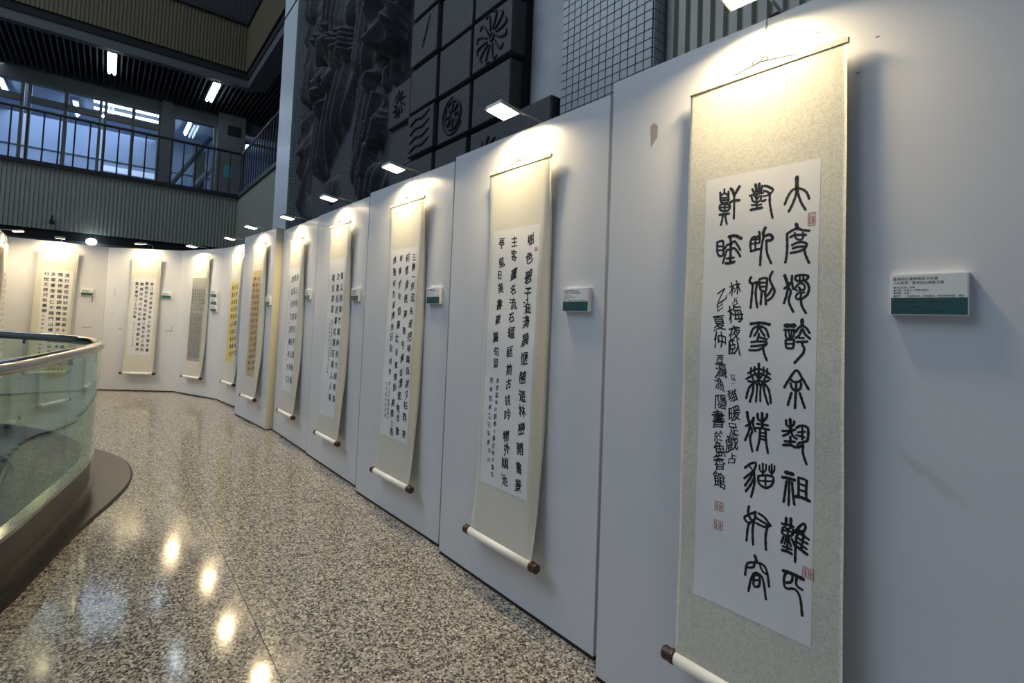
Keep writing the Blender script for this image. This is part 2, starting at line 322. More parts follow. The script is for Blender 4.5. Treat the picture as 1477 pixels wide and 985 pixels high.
RELIEF = [
('c',0.36,0.24,[(8.37,6.11),(8.42,5.78),(8.42,5.4),(8.45,4.94),(8.59,4.71),(8.36,4.06),(8.45,3.46),(8.56,2.97)]),
('c',0.24,0.3,[(8.06,6.25),(8.04,6.16)]),
('c',0.2,0.3,[(7.52,5.64),(7.6,5.38),(7.9,5.11),(8.16,4.87)]),
('c',0.16,0.36,[(7.21,4.76),(7.29,4.67)]),
('r',0.05,0.07,[(8.72,6.28),(8.86,5.85),(8.92,5.32)]),
('r',0.05,0.07,[(8.38,5.66),(8.63,5.43),(8.84,5.21)]),
('c',0.46,0.3,[(6.83,5.83),(6.83,5.54),(6.77,5.23)]),
('c',0.44,0.38,[(6.68,5.12),(6.54,5.01)]),
('c',0.3,0.4,[(6.78,5.53),(6.29,5.27)]),
('c',0.4,0.3,[(6.62,4.93),(6.65,4.56),(6.76,4.21),(7.13,4.02),(7.35,3.73)]),
('r',0.045,0.1,[(7.48,5.34),(7.53,4.76),(8.13,4.61),(8.21,3.91)]),
('r',0.045,0.1,[(7.28,5.28),(7.33,4.69),(7.88,4.53),(7.95,3.79)]),
('r',0.045,0.1,[(7.09,5.2),(7.14,4.63),(7.62,4.45),(7.67,3.73)]),
('r',0.045,0.1,[(6.91,5.14),(6.95,4.56),(7.39,4.38),(7.49,4.01)]),
('r',0.045,0.1,[(6.75,5.08),(6.8,4.51),(7.11,4.29),(7.13,4.04)]),
('c',0.2,0.22,[(7.5,6.03),(7.81,5.79),(7.77,5.69)]),
('r',0.05,0.08,[(7.74,5.47),(7.35,5.45),(6.8,5.28)]),
('c',0.16,0.16,[(7.06,3.97),(7.05,3.57),(6.98,3.23)]),
('c',0.2,0.2,[(6.87,3.14),(7.07,3.14)]),
('c',0.4,0.34,[(5.7,5.24),(5.67,5.01),(5.72,4.9)]),
('b',0.16,0.36,[(5.24,4.75),(5.23,4.49)]),
('c',0.34,0.32,[(5.81,4.76),(5.86,4.62)]),
('r',0.05,0.09,[(6.67,5.06),(6.43,5.04),(6.15,4.98)]),
('r',0.05,0.09,[(6.61,4.98),(6.43,4.98),(6.14,4.92)]),
('r',0.05,0.09,[(6.56,4.91),(6.42,4.92),(6.14,4.86)]),
('r',0.05,0.09,[(6.5,4.83),(6.41,4.86),(6.13,4.8)]),
('r',0.05,0.09,[(6.44,4.76),(6.4,4.8),(6.12,4.73)]),
('c',0.3,0.22,[(5.84,4.61),(5.87,4.3),(5.9,3.96),(5.82,3.96),(5.92,3.54),(5.96,3.22)]),
('b',0.13,0.26,[(5.46,3.84),(5.47,3.49)]),
('b',0.12,0.24,[(5.74,3.59),(5.7,3.16)]),
('c',0.28,0.22,[(5.77,2.96),(5.47,2.92)]),
('c',0.7,0.14,[(6.51,3.62),(6.51,2.94)]),
('c',0.8,0.13,[(5.33,3.21),(5.34,2.75)]),
('c',0.6,0.14,[(7.57,3.31),(7.62,2.94)]),
('r',0.07,0.12,[(5.67,4.12),(5.67,4.23),(5.62,4.26),(5.56,4.25)]),
('r',0.07,0.12,[(5.47,4.09),(5.45,4.2),(5.41,4.26),(5.34,4.26)]),
('r',0.07,0.12,[(5.25,4.08),(5.24,4.2),(5.19,4.26),(5.14,4.25)]),
('r',0.1,0.14,[(5.21,4.39),(5.23,4.79),(5.12,4.89),(5.03,4.93)]),
('r',0.04,0.06,[(5.1,4.14),(5.12,4.36),(5.36,4.48)]),
('c',0.18,0.12,[(8.76,3.71),(9.23,3.5),(8.88,3.22)]),
('c',0.2,0.16,[(8.28,3.16),(7.99,2.99)]),
]
# ---------------------------------------------------------------- materials
def mat(name, col=(.8, .8, .8), rough=.5, metal=0.0, emit=None, estr=0.0, spec=.5, coat=0.0):
    m = bpy.data.materials.new(name); m.use_nodes = True
    b = m.node_tree.nodes['Principled BSDF']
    b.inputs['Base Color'].default_value = (*col, 1); b.inputs['Roughness'].default_value = rough; b.inputs['Metallic'].default_value = metal
    b.inputs['Specular IOR Level'].default_value = spec; b.inputs['Coat Weight'].default_value = coat
    if emit: b.inputs['Emission Color'].default_value = (*emit, 1); b.inputs['Emission Strength'].default_value = estr
    return m
def nd(m, t, **kw):
    n = m.node_tree.nodes.new(t)
    for k, v in kw.items():
        if k in n.inputs: n.inputs[k].default_value = v
        else: setattr(n, k, v)
    return n
def lk(m, a, b): m.node_tree.links.new(a, b)
def ramp(m, fac, stops):
    r = nd(m, 'ShaderNodeValToRGB'); e = r.color_ramp.elements
    while len(e) < len(stops): e.new(.5)
    for i, (p, c) in enumerate(stops): e[i].position = p; e[i].color = (*c, 1)
    lk(m, fac, r.inputs[0]); return r
def coord(m, scale=(1, 1, 1), kind='Object'):
    tc = nd(m, 'ShaderNodeTexCoord'); mp = nd(m, 'ShaderNodeMapping'); mp.inputs['Scale'].default_value = scale
    lk(m, tc.outputs[kind], mp.inputs[0]); return mp.outputs[0]
def bump(m, h, strength=.2, dist=.01):
    b = nd(m, 'ShaderNodeBump'); b.inputs['Strength'].default_value = strength; b.inputs['Distance'].default_value = dist
    lk(m, h, b.inputs['Height']); lk(m, b.outputs[0], m.node_tree.nodes['Principled BSDF'].inputs['Normal'])
def noisy(name, c1, c2, scale=8, rough=.5, metal=0, bs=0.0, det=4, vec=(1, 1, 1), spec=.5, bd=.01):
    m = mat(name, c1, rough, metal, spec=spec); n = nd(m, 'ShaderNodeTexNoise', Scale=scale, Detail=det)
    lk(m, coord(m, vec), n.inputs['Vector']); r = ramp(m, n.outputs[0], [(.3, c1), (.7, c2)])
    lk(m, r.outputs[0], m.node_tree.nodes['Principled BSDF'].inputs['Base Color'])
    if bs: bump(m, n.outputs[0], bs, bd)
    return m
M = {}
M['board'] = noisy('white_laminate', (.655, .675, .715), (.695, .71, .745), 3, .30, spec=.4)
M['board_side'] = mat('cream_edge', (.78, .72, .52), .5)
M['rubber'] = mat('black_rubber', (.012, .012, .014), .6)
M['ink'] = mat('black_ink', (.008, .008, .010), .55)
M['redink'] = mat('red_seal_ink', (.42, .09, .07), .7)
M['paper'] = noisy('xuan_paper', (.76, .765, .77), (.80, .805, .805), 14, .8, spec=.2)
M['paper_gold'] = noisy('gold_flecked_paper', (.66, .52, .16), (.80, .66, .26), 60, .6, spec=.3)
M['paper_tan'] = noisy('tan_paper', (.55, .42, .24), (.66, .50, .28), 20, .7, spec=.3)
M['paper_grey'] = noisy('grey_rubbing_paper', (.30, .31, .29), (.42, .42, .39), 60, .8, spec=.2)
def silk(name, a, b_, patt=True):
    m = mat(name, a, .55, spec=.35); bs = m.node_tree.nodes['Principled BSDF']
    n = nd(m, 'ShaderNodeTexNoise', Scale=7, Detail=2, Distortion=1.6); lk(m, coord(m, (8, 8, 8)), n.inputs['Vector'])
    r = ramp(m, n.outputs[0], [(.44, a), (.485, b_), (.53, b_), (.57, a)])
    lk(m, r.outputs[0], bs.inputs['Base Color'])
    rr = ramp(m, n.outputs[0], [(.44, (.6,)*3), (.485, (.36,)*3), (.53, (.36,)*3), (.57, (.6,)*3)]); lk(m, rr.outputs[0], bs.inputs['Roughness'])
    bump(m, n.outputs[0], .12, .001)
    tr = nd(m, 'ShaderNodeBsdfTranslucent'); tr.inputs[0].default_value = (.9, .80, .55, 1)
    mx = nd(m, 'ShaderNodeMixShader'); mx.inputs[0].default_value = .16
    out = m.node_tree.nodes['Material Output']
    lk(m, bs.outputs[0], mx.inputs[1]); lk(m, tr.outputs[0], mx.inputs[2]); lk(m, mx.outputs[0], out.inputs[0]); return m
M['silk'] = silk('cream_damask_silk', (.80, .79, .70), (.66, .65, .55))
M['silk_plain'] = silk('pale_silk', (.80, .79, .71), (.75, .74, .65))
M['roller'] = mat('white_roller_paper', (.88, .88, .84), .4)
M['knob'] = noisy('dark_wood', (.028, .014, .010), (.06, .03, .018), 60, .35)
M['cord'] = mat('grey_cord', (.10, .11, .12), .6)
M['wire'] = mat('steel_wire', (.20, .20, .21), .4, .6)
M['steel'] = noisy('brushed_steel', (.36, .345, .32), (.46, .44, .41), 30, .14, 1, vec=(1, 1, 12))
M['steel_dark'] = noisy('dark_brushed_steel', (.085, .078, .07), (.13, .12, .11), 30, .32, 1, vec=(1, 1, 20))
M['ring'] = mat('dark_bronze_plate', (.075, .066, .058), .28, .45)
M['lampbody'] = mat('lamp_grey_metal', (.50, .50, .49), .4, .6)
M['lens'] = mat('lit_lens', (1, 1, 1), .4, emit=(1.0, .86, .60), estr=7)
M['tube'] = mat('lit_tube', (1, 1, 1), .4, emit=(.75, .90, 1.0), estr=10)
M['band_glow'] = mat('reflected_band_glow', (1, 1, 1), .4, emit=(.6, .8, 1.0), estr=.25)  # painted glow for soft reflected bands, no real tube
M['fixture'] = mat('fixture_white', (.5, .5, .52), .5)
M['plaque_white'] = mat('plaque_white', (.74, .78, .80), .35)
M['plaque_green'] = mat('plaque_green', (.028, .095, .105), .35)
M['foam'] = mat('white_foam', (.86, .86, .84), .6)
M['grey_print'] = mat('grey_print', (.05, .05, .06), .6)
M['plaster'] = noisy('grey_plaster', (.44, .47, .50), (.54, .57, .59), 5, .85, bs=.15)
M['stone'] = noisy('dark_stone', (.032, .036, .044), (.068, .073, .086), 22, .75, bs=.35, det=8)
M['stone_panel'] = noisy('dark_stone_panel', (.043, .045, .050), (.075, .076, .082), 40, .7, bs=.4, det=8)
M['stone_groove_shade'] = mat('shaded_stone_groove', (.028, .030, .034), .9)  # shade of incised lines put into the colour of raised strokes
M['stone_gap'] = mat('black_recess', (.010, .010, .012), .9)
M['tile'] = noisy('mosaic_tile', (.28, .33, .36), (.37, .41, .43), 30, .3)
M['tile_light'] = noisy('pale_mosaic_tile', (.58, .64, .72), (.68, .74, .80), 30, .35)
M['grout'] = mat('dark_grout', (.045, .055, .062), .8)
M['clad'] = noisy('ribbed_beige_metal', (.25, .265, .22), (.30, .315, .265), 20, .55, vec=(1, 1, .3))
M['clad_brown'] = noisy('ribbed_brown_metal', (.095, .078, .043), (.125, .10, .052), 20, .6, vec=(1, 1, .3))
M['clad_wall'] = noisy('ribbed_pale_metal', (.42, .41, .35), (.50, .49, .42), 12, .5, vec=(1, 1, .3))
M['black'] = mat('black_painted_metal', (.014, .015, .018), .45)
M['beam'] = mat('grey_beam', (.075, .08, .09), .7)
M['slat'] = mat('dark_slat', (.065, .062, .065), .6)
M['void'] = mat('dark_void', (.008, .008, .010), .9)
M['frame'] = mat('window_frame_grey', (.17, .18, .18), .5, .3)
M['darkwall'] = mat('dark_wall', (.035, .038, .042), .8)
M['roomwall'] = noisy('room_wall', (.34, .42, .56), (.40, .48, .62), 1.5, .8)
M['door'] = mat('yellow_green_door', (.38, .40, .20), .5)
M['notice'] = mat('cyan_notice', (.06, .36, .42), .5)
M['pilaster'] = mat('grey_pilaster', (.15, .16, .17), .6)
M['rib_mat'] = mat('dark_green_rib', (.055, .085, .085), .45)
M['rib_base'] = mat('dark_green_recess', (.020, .030, .032), .5)
M['tape'] = mat('tape_residue', (.34, .30, .28), .6)
M['scuff'] = mat('scuff', (.22, .22, .24), .7)
m = mat('balustrade_glass', (.8, .9, .88), .03)
nt = m.node_tree; nt.nodes.remove(nt.nodes['Principled BSDF'])
tp = nd(m, 'ShaderNodeBsdfTransparent'); tp.inputs[0].default_value = (.84, .91, .88, 1)
gl = nd(m, 'ShaderNodeBsdfGlossy'); gl.inputs['Roughness'].default_value = .02; gl.inputs[0].default_value = (.9, 1, .97, 1)
lw_ = nd(m, 'ShaderNodeLayerWeight'); lw_.inputs[0].default_value = .5
pw = nd(m, 'ShaderNodeMath', operation='POWER'); lk(m, lw_.outputs['Facing'], pw.inputs[0]); pw.inputs[1].default_value = 3.2
fr = nd(m, 'ShaderNodeMath', operation='MULTIPLY_ADD'); lk(m, pw.outputs[0], fr.inputs[0]); fr.inputs[1].default_value = .62; fr.inputs[2].default_value = .035
mx = nd(m, 'ShaderNodeMixShader'); lk(m, fr.outputs[0], mx.inputs[0]); lk(m, tp.outputs[0], mx.inputs[1]); lk(m, gl.outputs[0], mx.inputs[2])
lk(m, mx.outputs[0], nt.nodes['Material Output'].inputs[0]); M['glass'] = m
m = m.copy(); m.name = 'window_glass'; M['pane'] = m
for n in m.node_tree.nodes:
    if n.type == 'BSDF_TRANSPARENT': n.inputs[0].default_value = (.86, .92, 1, 1)
# terrazzo
m = mat('terrazzo', (.4, .38, .34), .16, spec=.5); v = coord(m)
bs = m.node_tree.nodes['Principled BSDF']
vo = nd(m, 'ShaderNodeTexVoronoi', Scale=120.0, Randomness=1.0); lk(m, v, vo.inputs['Vector'])
sp = nd(m, 'ShaderNodeSeparateColor'); lk(m, vo.outputs['Color'], sp.inputs[0])
r1 = ramp(m, sp.outputs[0], [(0, (.07, .062, .055)), (.20, (.17, .15, .135)), (.40, (.36, .33, .285)), (.68, (.50, .46, .40)), (.9, (.70, .65, .57))])
r1.color_ramp.interpolation = 'CONSTANT'
v2 = nd(m, 'ShaderNodeTexVoronoi', Scale=260.0); lk(m, v, v2.inputs['Vector'])
s2 = nd(m, 'ShaderNodeSeparateColor'); lk(m, v2.outputs['Color'], s2.inputs[0])
r2 = ramp(m, s2.outputs[1], [(0, (.72, .72, .72)), (1, (1.15, 1.13, 1.08))])
mu = nd(m, 'ShaderNodeMix', data_type='RGBA', blend_type='MULTIPLY'); mu.inputs[0].default_value = 1
lk(m, r1.outputs[0], mu.inputs[6]); lk(m, r2.outputs[0], mu.inputs[7]); lk(m, mu.outputs[2], bs.inputs['Base Color'])
nn = nd(m, 'ShaderNodeTexNoise', Scale=6.0, Detail=5.0); lk(m, v, nn.inputs['Vector'])
rr = ramp(m, nn.outputs[0], [(.3, (.075,)*3), (.7, (.13,)*3)]); lk(m, rr.outputs[0], bs.inputs['Roughness'])
bump(m, sp.outputs[1], .03, .0005)
M['terrazzo'] = m
M['joint'] = mat('floor_joint', (.03, .028, .026), .7)
# board 1 smear: a dirt mark with a shape of its own
m = M['board'].copy(); m.name = 'white_laminate_smeared'; bs = m.node_tree.nodes['Principled BSDF']
tc = nd(m, 'ShaderNodeTexCoord'); mp = nd(m, 'ShaderNodeMapping'); mp.vector_type = 'TEXTURE'
mp.inputs['Location'].default_value = (1.03, 0, 1.05); mp.inputs['Rotation'].default_value = (0, math.radians(40), 0); mp.inputs['Scale'].default_value = (.17, 1, .035)
lk(m, tc.outputs['Object'], mp.inputs[0]); sx = nd(m, 'ShaderNodeSeparateXYZ'); lk(m, mp.outputs[0], sx.inputs[0])
cx_ = nd(m, 'ShaderNodeCombineXYZ'); lk(m, sx.outputs[0], cx_.inputs[0]); lk(m, sx.outputs[2], cx_.inputs[2])
ln = nd(m, 'ShaderNodeVectorMath', operation='LENGTH'); lk(m, cx_.outputs[0], ln.inputs[0])
n3 = nd(m, 'ShaderNodeTexNoise', Scale=25.0); lk(m, tc.outputs['Object'], n3.inputs['Vector'])
ma = nd(m, 'ShaderNodeMath', operation='ADD'); lk(m, ln.outputs['Value'], ma.inputs[0]); lk(m, n3.outputs[0], ma.inputs[1])
rp = ramp(m, ma.outputs[0], [(.75, (.55,)*3), (1.0, (0, 0, 0))])
old = bs.inputs['Base Color'].links[0].from_socket
mm = nd(m, 'ShaderNodeMix', data_type='RGBA'); lk(m, rp.outputs[0], mm.inputs[0]); lk(m, old, mm.inputs[6]); mm.inputs[7].default_value = (.55, .55, .50, 1)
lk(m, mm.outputs[2], bs.inputs['Base Color']); M['board_smear'] = m

# ---------------------------------------------------------------- mesh helpers
def new_obj(name, me, m=None, parent=None):
    if m is not None and not len(me.materials): me.materials.append(M[m] if isinstance(m, str) else m)
    o = bpy.data.objects.new(name, me); C.objects.link(o)
    if parent: o.parent = parent
    return o
def obj(name, bm, m, parent=None, smooth=False):
    me = bpy.data.meshes.new(name); bmesh.ops.recalc_face_normals(bm, faces=bm.faces) if not getattr(bm, 'keep', False) else None
    bm.to_mesh(me); bm.free()
    if smooth:
        for p in me.polygons: p.use_smooth = True
    return new_obj(name, me, m, parent)
def pyobj(name, vs, fs, m, parent=None, smooth=False):
    me = bpy.data.meshes.new(name); me.from_pydata(vs, [], fs); me.update()
    if smooth:
        for p in me.polygons: p.use_smooth = True
    return new_obj(name, me, m, parent)
def add_box(bm, x0, x1, y0, y1, z0, z1, bev=0):
    vs = [bm.verts.new((x, y, z)) for x in (x0, x1) for y in (y0, y1) for z in (z0, z1)]
    fs = [bm.faces.new([vs[i] for i in f]) for f in ((0, 1, 3, 2), (4, 6, 7, 5), (0, 4, 5, 1), (2, 3, 7, 6), (0, 2, 6, 4), (1, 5, 7, 3))]
    if bev:
        es = list({e for f in fs for e in f.edges}); bmesh.ops.bevel(bm, geom=es, offset=bev, segments=2, affect='EDGES')
def box(*a, bev=0): bm = bmesh.new(); add_box(bm, *a, bev=bev); return bm
def add_tube(bm, pts, r, n=8, closed=False, cap=True):
    pts = [Vector(p) for p in pts]; N = len(pts); rings = []
    rs = r if isinstance(r, (list, tuple)) else [r]*N
    prev = None
    for i, p in enumerate(pts):
        a = pts[(i-1) % N] if (closed or i > 0) else p; b = pts[(i+1) % N] if (closed or i < N-1) else p
        t = (b-a).normalized()
        if prev is None:
            up = Vector((0, 0, 1)) if abs(t.z) < .95 else Vector((1, 0, 0)); s = t.cross(up).normalized()
        else: s = (prev-t*prev.dot(t)).normalized()
        prev = s; q = s.cross(t)
        rings.append([bm.verts.new(p+(s*math.cos(2*PI*k/n)+q*math.sin(2*PI*k/n))*rs[i]) for k in range(n)])
    for i in range(N if closed else N-1):
        A, B = rings[i], rings[(i+1) % N]
        for k in range(n): bm.faces.new((A[k], A[(k+1) % n], B[(k+1) % n], B[k]))
    if cap and not closed: bm.faces.new(rings[0][::-1]); bm.faces.new(rings[-1])
def tube(pts, r, n=8, closed=False): bm = bmesh.new(); add_tube(bm, pts, r, n, closed); return bm
def thing(name, label, cat, loc=(0, 0, 0), rotz=0, group=None, kind=None):
    o = bpy.data.objects.new(name, None); C.objects.link(o); o.location = loc; o.rotation_euler = (0, 0, rotz)
    o.empty_display_size = .1
    return tag(o, label, cat, group, kind)
def tag(o, label=None, cat=None, group=None, kind=None):
    if label: o['label'] = label
    if cat: o['category'] = cat
    if group: o['group'] = group
    if kind: o['kind'] = kind
    return o
ROT = math.atan2(-AX.y, -AX.x)         # building frame: x = -t (towards the viewer), y = p (into the right wall)
def building(name, label, cat, kind='structure', group=None): return thing(name, label, cat, (0, 0, 0), ROT, group, kind)
def bbox(t0, t1, p0, p1, z0, z1, bev=0): return box(-t1, -t0, p0, p1, z0, z1, bev=bev)
def catmull(pts, n=8, closed=False):
    P_ = [Vector(p) for p in pts]; N = len(P_); out = []
    for i in range(N if closed else N-1):
        p0 = P_[(i-1) % N] if (closed or i) else P_[0]; p1 = P_[i]; p2 = P_[(i+1) % N]; p3 = P_[(i+2) % N] if (closed or i+2 < N) else P_[-1]
        for k in range(n):
            t = k/n; out.append(.5*((2*p1)+(p2-p0)*t+(2*p0-5*p1+4*p2-p3)*t*t+(3*p1-p0-3*p2+p3)*t**3))
    if not closed: out.append(P_[-1])
    return out

# ---------------------------------------------------------------- setting: floor
fl = building('floor', 'polished speckled terrazzo floor of large square slabs', 'floor')
obj('bedding', bbox(-4, 16, -9, 3.2, -.10, -.004), 'joint', fl)
tile_me = None; PT = 1.2
for i in range(-5, 9):
    for j in range(-8, 2):
        t0 = 5.37+PT*(i-4); q0 = .6+PT*j
        if q0 < -7 or t0 > 15.5 or t0 < -2.6: continue
        if tile_me is None:
            bm = box(0, PT-.003, 0, PT-.003, -.03, 0); tile_me = bpy.data.meshes.new('floor_tile'); bmesh.ops.recalc_face_normals(bm, faces=bm.faces); bm.to_mesh(tile_me); bm.free(); tile_me.materials.append(M['terrazzo'])
        o = bpy.data.objects.new('tile', tile_me); C.objects.link(o); o.parent = fl; o.location = (-t0-PT, q0, 0)

# right wall behind the boards
wr = building('wall_right', 'grey rendered wall rising behind the display boards', 'wall')
obj('render', bbox(-4, 9.1, 2.5, 2.7, 0, 11), 'plaster', wr)
# ribbed cladding at the near end
def ribbed(length, z0, z1, pitch, depth, m, name='ribbed_sheet', parent=None, origin=(0, 0), ang=0.0, frac=.55):
    """corrugated sheet running along local +x from origin, ribs standing out to -y"""
    vs, fs = [], []; n = int(length/pitch); prof = []
    for i in range(n):
        x = i*pitch; prof += [(x, 0), (x+pitch*(1-frac)*.8, 0), (x+pitch*(1-frac), -depth), (x+pitch*.96, -depth)]
    prof.append((n*pitch, 0)); ca, sa = math.cos(ang), math.sin(ang)
    for x, y in prof:
        X = origin[0]+x*ca-y*sa; Y = origin[1]+x*sa+y*ca
        vs += [(X, Y, z0), (X, Y, z1)]
    for i in range(len(prof)-1): fs.append((2*i, 2*i+2, 2*i+3, 2*i+1))
    return pyobj(name, vs, fs, m, parent)
rc = building('wall_right_cladding', 'pale ribbed metal cladding behind the nearest board', 'wall')
ribbed(5.0, 0, 9, .0735, .028, 'clad_wall', parent=rc, origin=(-1.69, 2.42), frac=.6)
obj('backing', bbox(-4, 1.69, 2.425, 2.5, 0, 9), 'clad_wall', rc)

# mosaic columns
def mosaic_column(label, t0, t1, p0, p1, z1, pitch, individual, mt_n, mt_d, name):
    c = building(name, label, 'column')
    obj('shaft', bbox(t0, t1, p0, p1, 0, z1), 'grout', c)
    g = .0045; me1 = None
    bmn = bmesh.new(); bmd = bmesh.new(); nn_, ndd = 0, 0
    cols = int(round((t1-t0)/pitch)); pt = (t1-t0)/cols; cd = max(1, int(round((p1-p0)/pitch))); pd = (p1-p0)/cd
    for r in range(int((z1-2.3)/pitch)):
        z = 2.3+r*pitch
        for k in range(cols):
            x0 = -t1+k*pt
            if individual and 2.66 < z < 3.84 and nn_ < 290:
                if me1 is None:
                    bm = box(g/2, pt-g/2, -.006, .001, g/2, pitch-g/2, bev=.0015); me1 = bpy.data.meshes.new('wall_tile'); bmesh.ops.recalc_face_normals(bm, faces=bm.faces); bm.to_mesh(me1); bm.free(); me1.materials.append(M[mt_n])
                o = bpy.data.objects.new('tile', me1); C.objects.link(o); o.parent = c; o.location = (x0, p0-random.random()*.001, z); nn_ += 1
            else: add_box(bmn, x0+g/2, x0+pt-g/2, p0-.006, p0+.001, z+g/2, z+pitch-g/2)
        for k in range(cd): add_box(bmd, -t0-.001, -t0+.006, p0+k*pd+g/2, p0+(k+1)*pd-g/2, z+g/2, z+pitch-g/2)
    tag(obj('front_mosaic', bmn, mt_n, c), kind='stuff'); tag(obj('side_mosaic', bmd, mt_d, c), kind='stuff')
    return c
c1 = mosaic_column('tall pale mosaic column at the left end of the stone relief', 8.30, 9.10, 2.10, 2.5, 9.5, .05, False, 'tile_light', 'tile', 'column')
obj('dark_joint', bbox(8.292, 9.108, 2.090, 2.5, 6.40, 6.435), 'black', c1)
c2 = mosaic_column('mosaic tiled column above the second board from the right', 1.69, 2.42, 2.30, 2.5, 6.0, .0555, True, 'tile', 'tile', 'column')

# ---------------------------------------------------------------- stone relief with figures
def seg_d(px, pz, a, b):
    ax, az = a; bx, bz = b; dx, dz = bx-ax, bz-az; L2 = dx*dx+dz*dz or 1e-9
    k = max(0, min(1, ((px-ax)*dx+(pz-az)*dz)/L2)); return math.hypot(px-ax-k*dx, pz-az-k*dz)
def relief_h(t, z):
    h = .05+.02*noise.noise(Vector((t*1.3, z*1.3, 0)))+.008*noise.noise(Vector((t*7, z*7, 3))); rid = 0
    for kind, r, H, pts in RELIEF:
        d = 9
        if len(pts) == 1: d = math.hypot(t-pts[0][0], z-pts[0][1])
        for a, b in zip(pts, pts[1:]): d = min(d, seg_d(t, z, a, b))
        if d >= r*1.15: continue
        x = d/(r*1.1)
        if kind == 'c':
            if x < 1: h = max(h, H*(1-x**4)**.55)
        elif kind == 'b': h = max(h, H if x < .9 else H*max(0, 1-(x-.9)*9))
        else: rid = max(rid, H*max(0, 1-x))
    if h > .15:
        w_ = math.sin((t+.38*z)*17+1.1*math.sin(z*1.3)); h += (.075*(1-abs(w_))**.8*2-.075)*min(1, (h-.15)*10)*(.5+.5*noise.noise(Vector((t*1.1, z*.5, 5))))*1.6
    return h+rid
NT, NZ = 400, 420; ta, tb, za, zb = 4.69, 8.95, 2.2, 7.3
vs, fs = [], []
for j in range(NZ+1):
    z = za+(zb-za)*j/NZ
    tl = 8.62+.14*math.sin(z*4.1)+.08*math.sin(z*9.3+1)
    for i in range(NT+1):
        t = ta+(tl-ta)*i/NT; h = relief_h(t, z) if 0 < i < NT else 0
        vs.append((-t, 2.5-h, z))
for j in range(NZ):
    for i in range(NT):
        a = j*(NT+1)+i; fs.append((a, a+1, a+NT+2, a+NT+1))
rel = thing('stone_relief', 'dark stone relief of robed figures beside the pale mosaic column', 'relief', (0, 0, 0), ROT)
pyobj('carved_figures', vs, fs, 'stone', rel, smooth=True)

# square stone panels
pan = thing('stone_panel_grid', 'grid of dark square stone panels carved with flowers and a wheel', 'relief', (0, 0, 0), ROT)
obj('recess', bbox(2.98, 5.24, 2.44, 2.5, 2.45, 7.3), 'stone_gap', pan)
TC = [(2.99, 3.52), (3.57, 4.09), (4.13, 4.65), (4.71, 5.23)]; ZR = [(2.50, 2.965), (3.02, 3.44), (3.48, 3.91), (3.95, 4.40), (4.45, 4.88), (4.92, 5.36), (5.40, 5.84), (5.9, 6.3), (6.35, 6.8)]
def carve(par, ct, cz, kind, pf):
    bm = bmesh.new()
    def arc(pts, r):
        Q = catmull([Vector((-(ct+a), pf-.004, cz+b)) for a, b in pts], 4); add_tube(bm, Q, [r*(.45+.55*math.sin(PI*min(1, (i+1)/(len(Q)))))+.001 for i in range(len(Q))], 6)
    if kind == 'flower':
        for k in range(12):
            a = 2*PI*k/12+.2; R = .20; arc([(math.cos(a)*.06, math.sin(a)*.06), (math.cos(a+.16)*.13, math.sin(a+.16)*.13), (math.cos(a+.1)*R, math.sin(a+.1)*R), (math.cos(a-.12)*R, math.sin(a-.12)*R)], .010)
        arc([(.03*math.cos(x), .03*math.sin(x)) for x in [0, 1, 2, 3, 4, 5, 6.28]], .010)
    elif kind == 'star':
        for k in range(10):
            a = 2*PI*k/10; arc([(math.cos(a)*.04, math.sin(a)*.04), (math.cos(a+.1)*.10, math.sin(a+.1)*.10), (math.cos(a+.35)*.15, math.sin(a+.35)*.15)], .013)
    elif kind == 'wheel':
        arc([(.13*math.cos(x*.5236), .13*math.sin(x*.5236)) for x in range(13)], .014)
        arc([(.17*math.cos(x*.5236), .17*math.sin(x*.5236)) for x in range(-5, 4)], .010)
        for k in range(8): a = 2*PI*k/8; arc([(math.cos(a)*.03, math.sin(a)*.03), (math.cos(a)*.08, math.sin(a)*.08), (math.cos(a)*.12, math.sin(a)*.12)], .016)
    elif kind == 'wave':
        for k in range(4): zz = -.14+k*.09; arc([(.20, zz-.03), (.08, zz+.01), (-.05, zz), (-.18, zz+.04)], .012)
    elif kind == 'scratch':
        arc([(-.12, .19), (-.04, .02), (.02, -.10)], .006); arc([(.02, -.02), (-.02, -.08)], .006)
    obj('carving', bm, 'stone_groove_shade', par, True)
kinds = {(0, 2): 'flower', (1, 1): 'wheel', (2, 1): 'wave', (3, 2): 'star', (2, 3): 'scratch', (0, 0): 'star', (1, 4): 'wheel', (3, 4): 'wave'}
for ci, (t0, t1) in enumerate(TC):
    for ri, (z0, z1) in enumerate(ZR):
        if ci == 3 and ri > 2: continue
        pf = 2.30+random.uniform(-.015, .02) if ci < 3 else 2.33
        if (ci, ri) in ((3, 0), (3, 1)): pf = 2.37
        if ci == 0: t1_ = t1; t0_ = t0+(.02 if ri % 2 else 0)
        else: t0_, t1_ = t0, t1
        pl = obj('panel', bbox(t0_, t1_, pf, 2.46, z0, z1, bev=.006), 'stone_panel', pan)
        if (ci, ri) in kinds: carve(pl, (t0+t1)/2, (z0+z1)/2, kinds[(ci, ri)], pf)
obj('ledge_block', bbox(2.47, 2.97, 2.26, 2.49, 2.5, 2.95, bev=.008), 'stone_panel', pan)

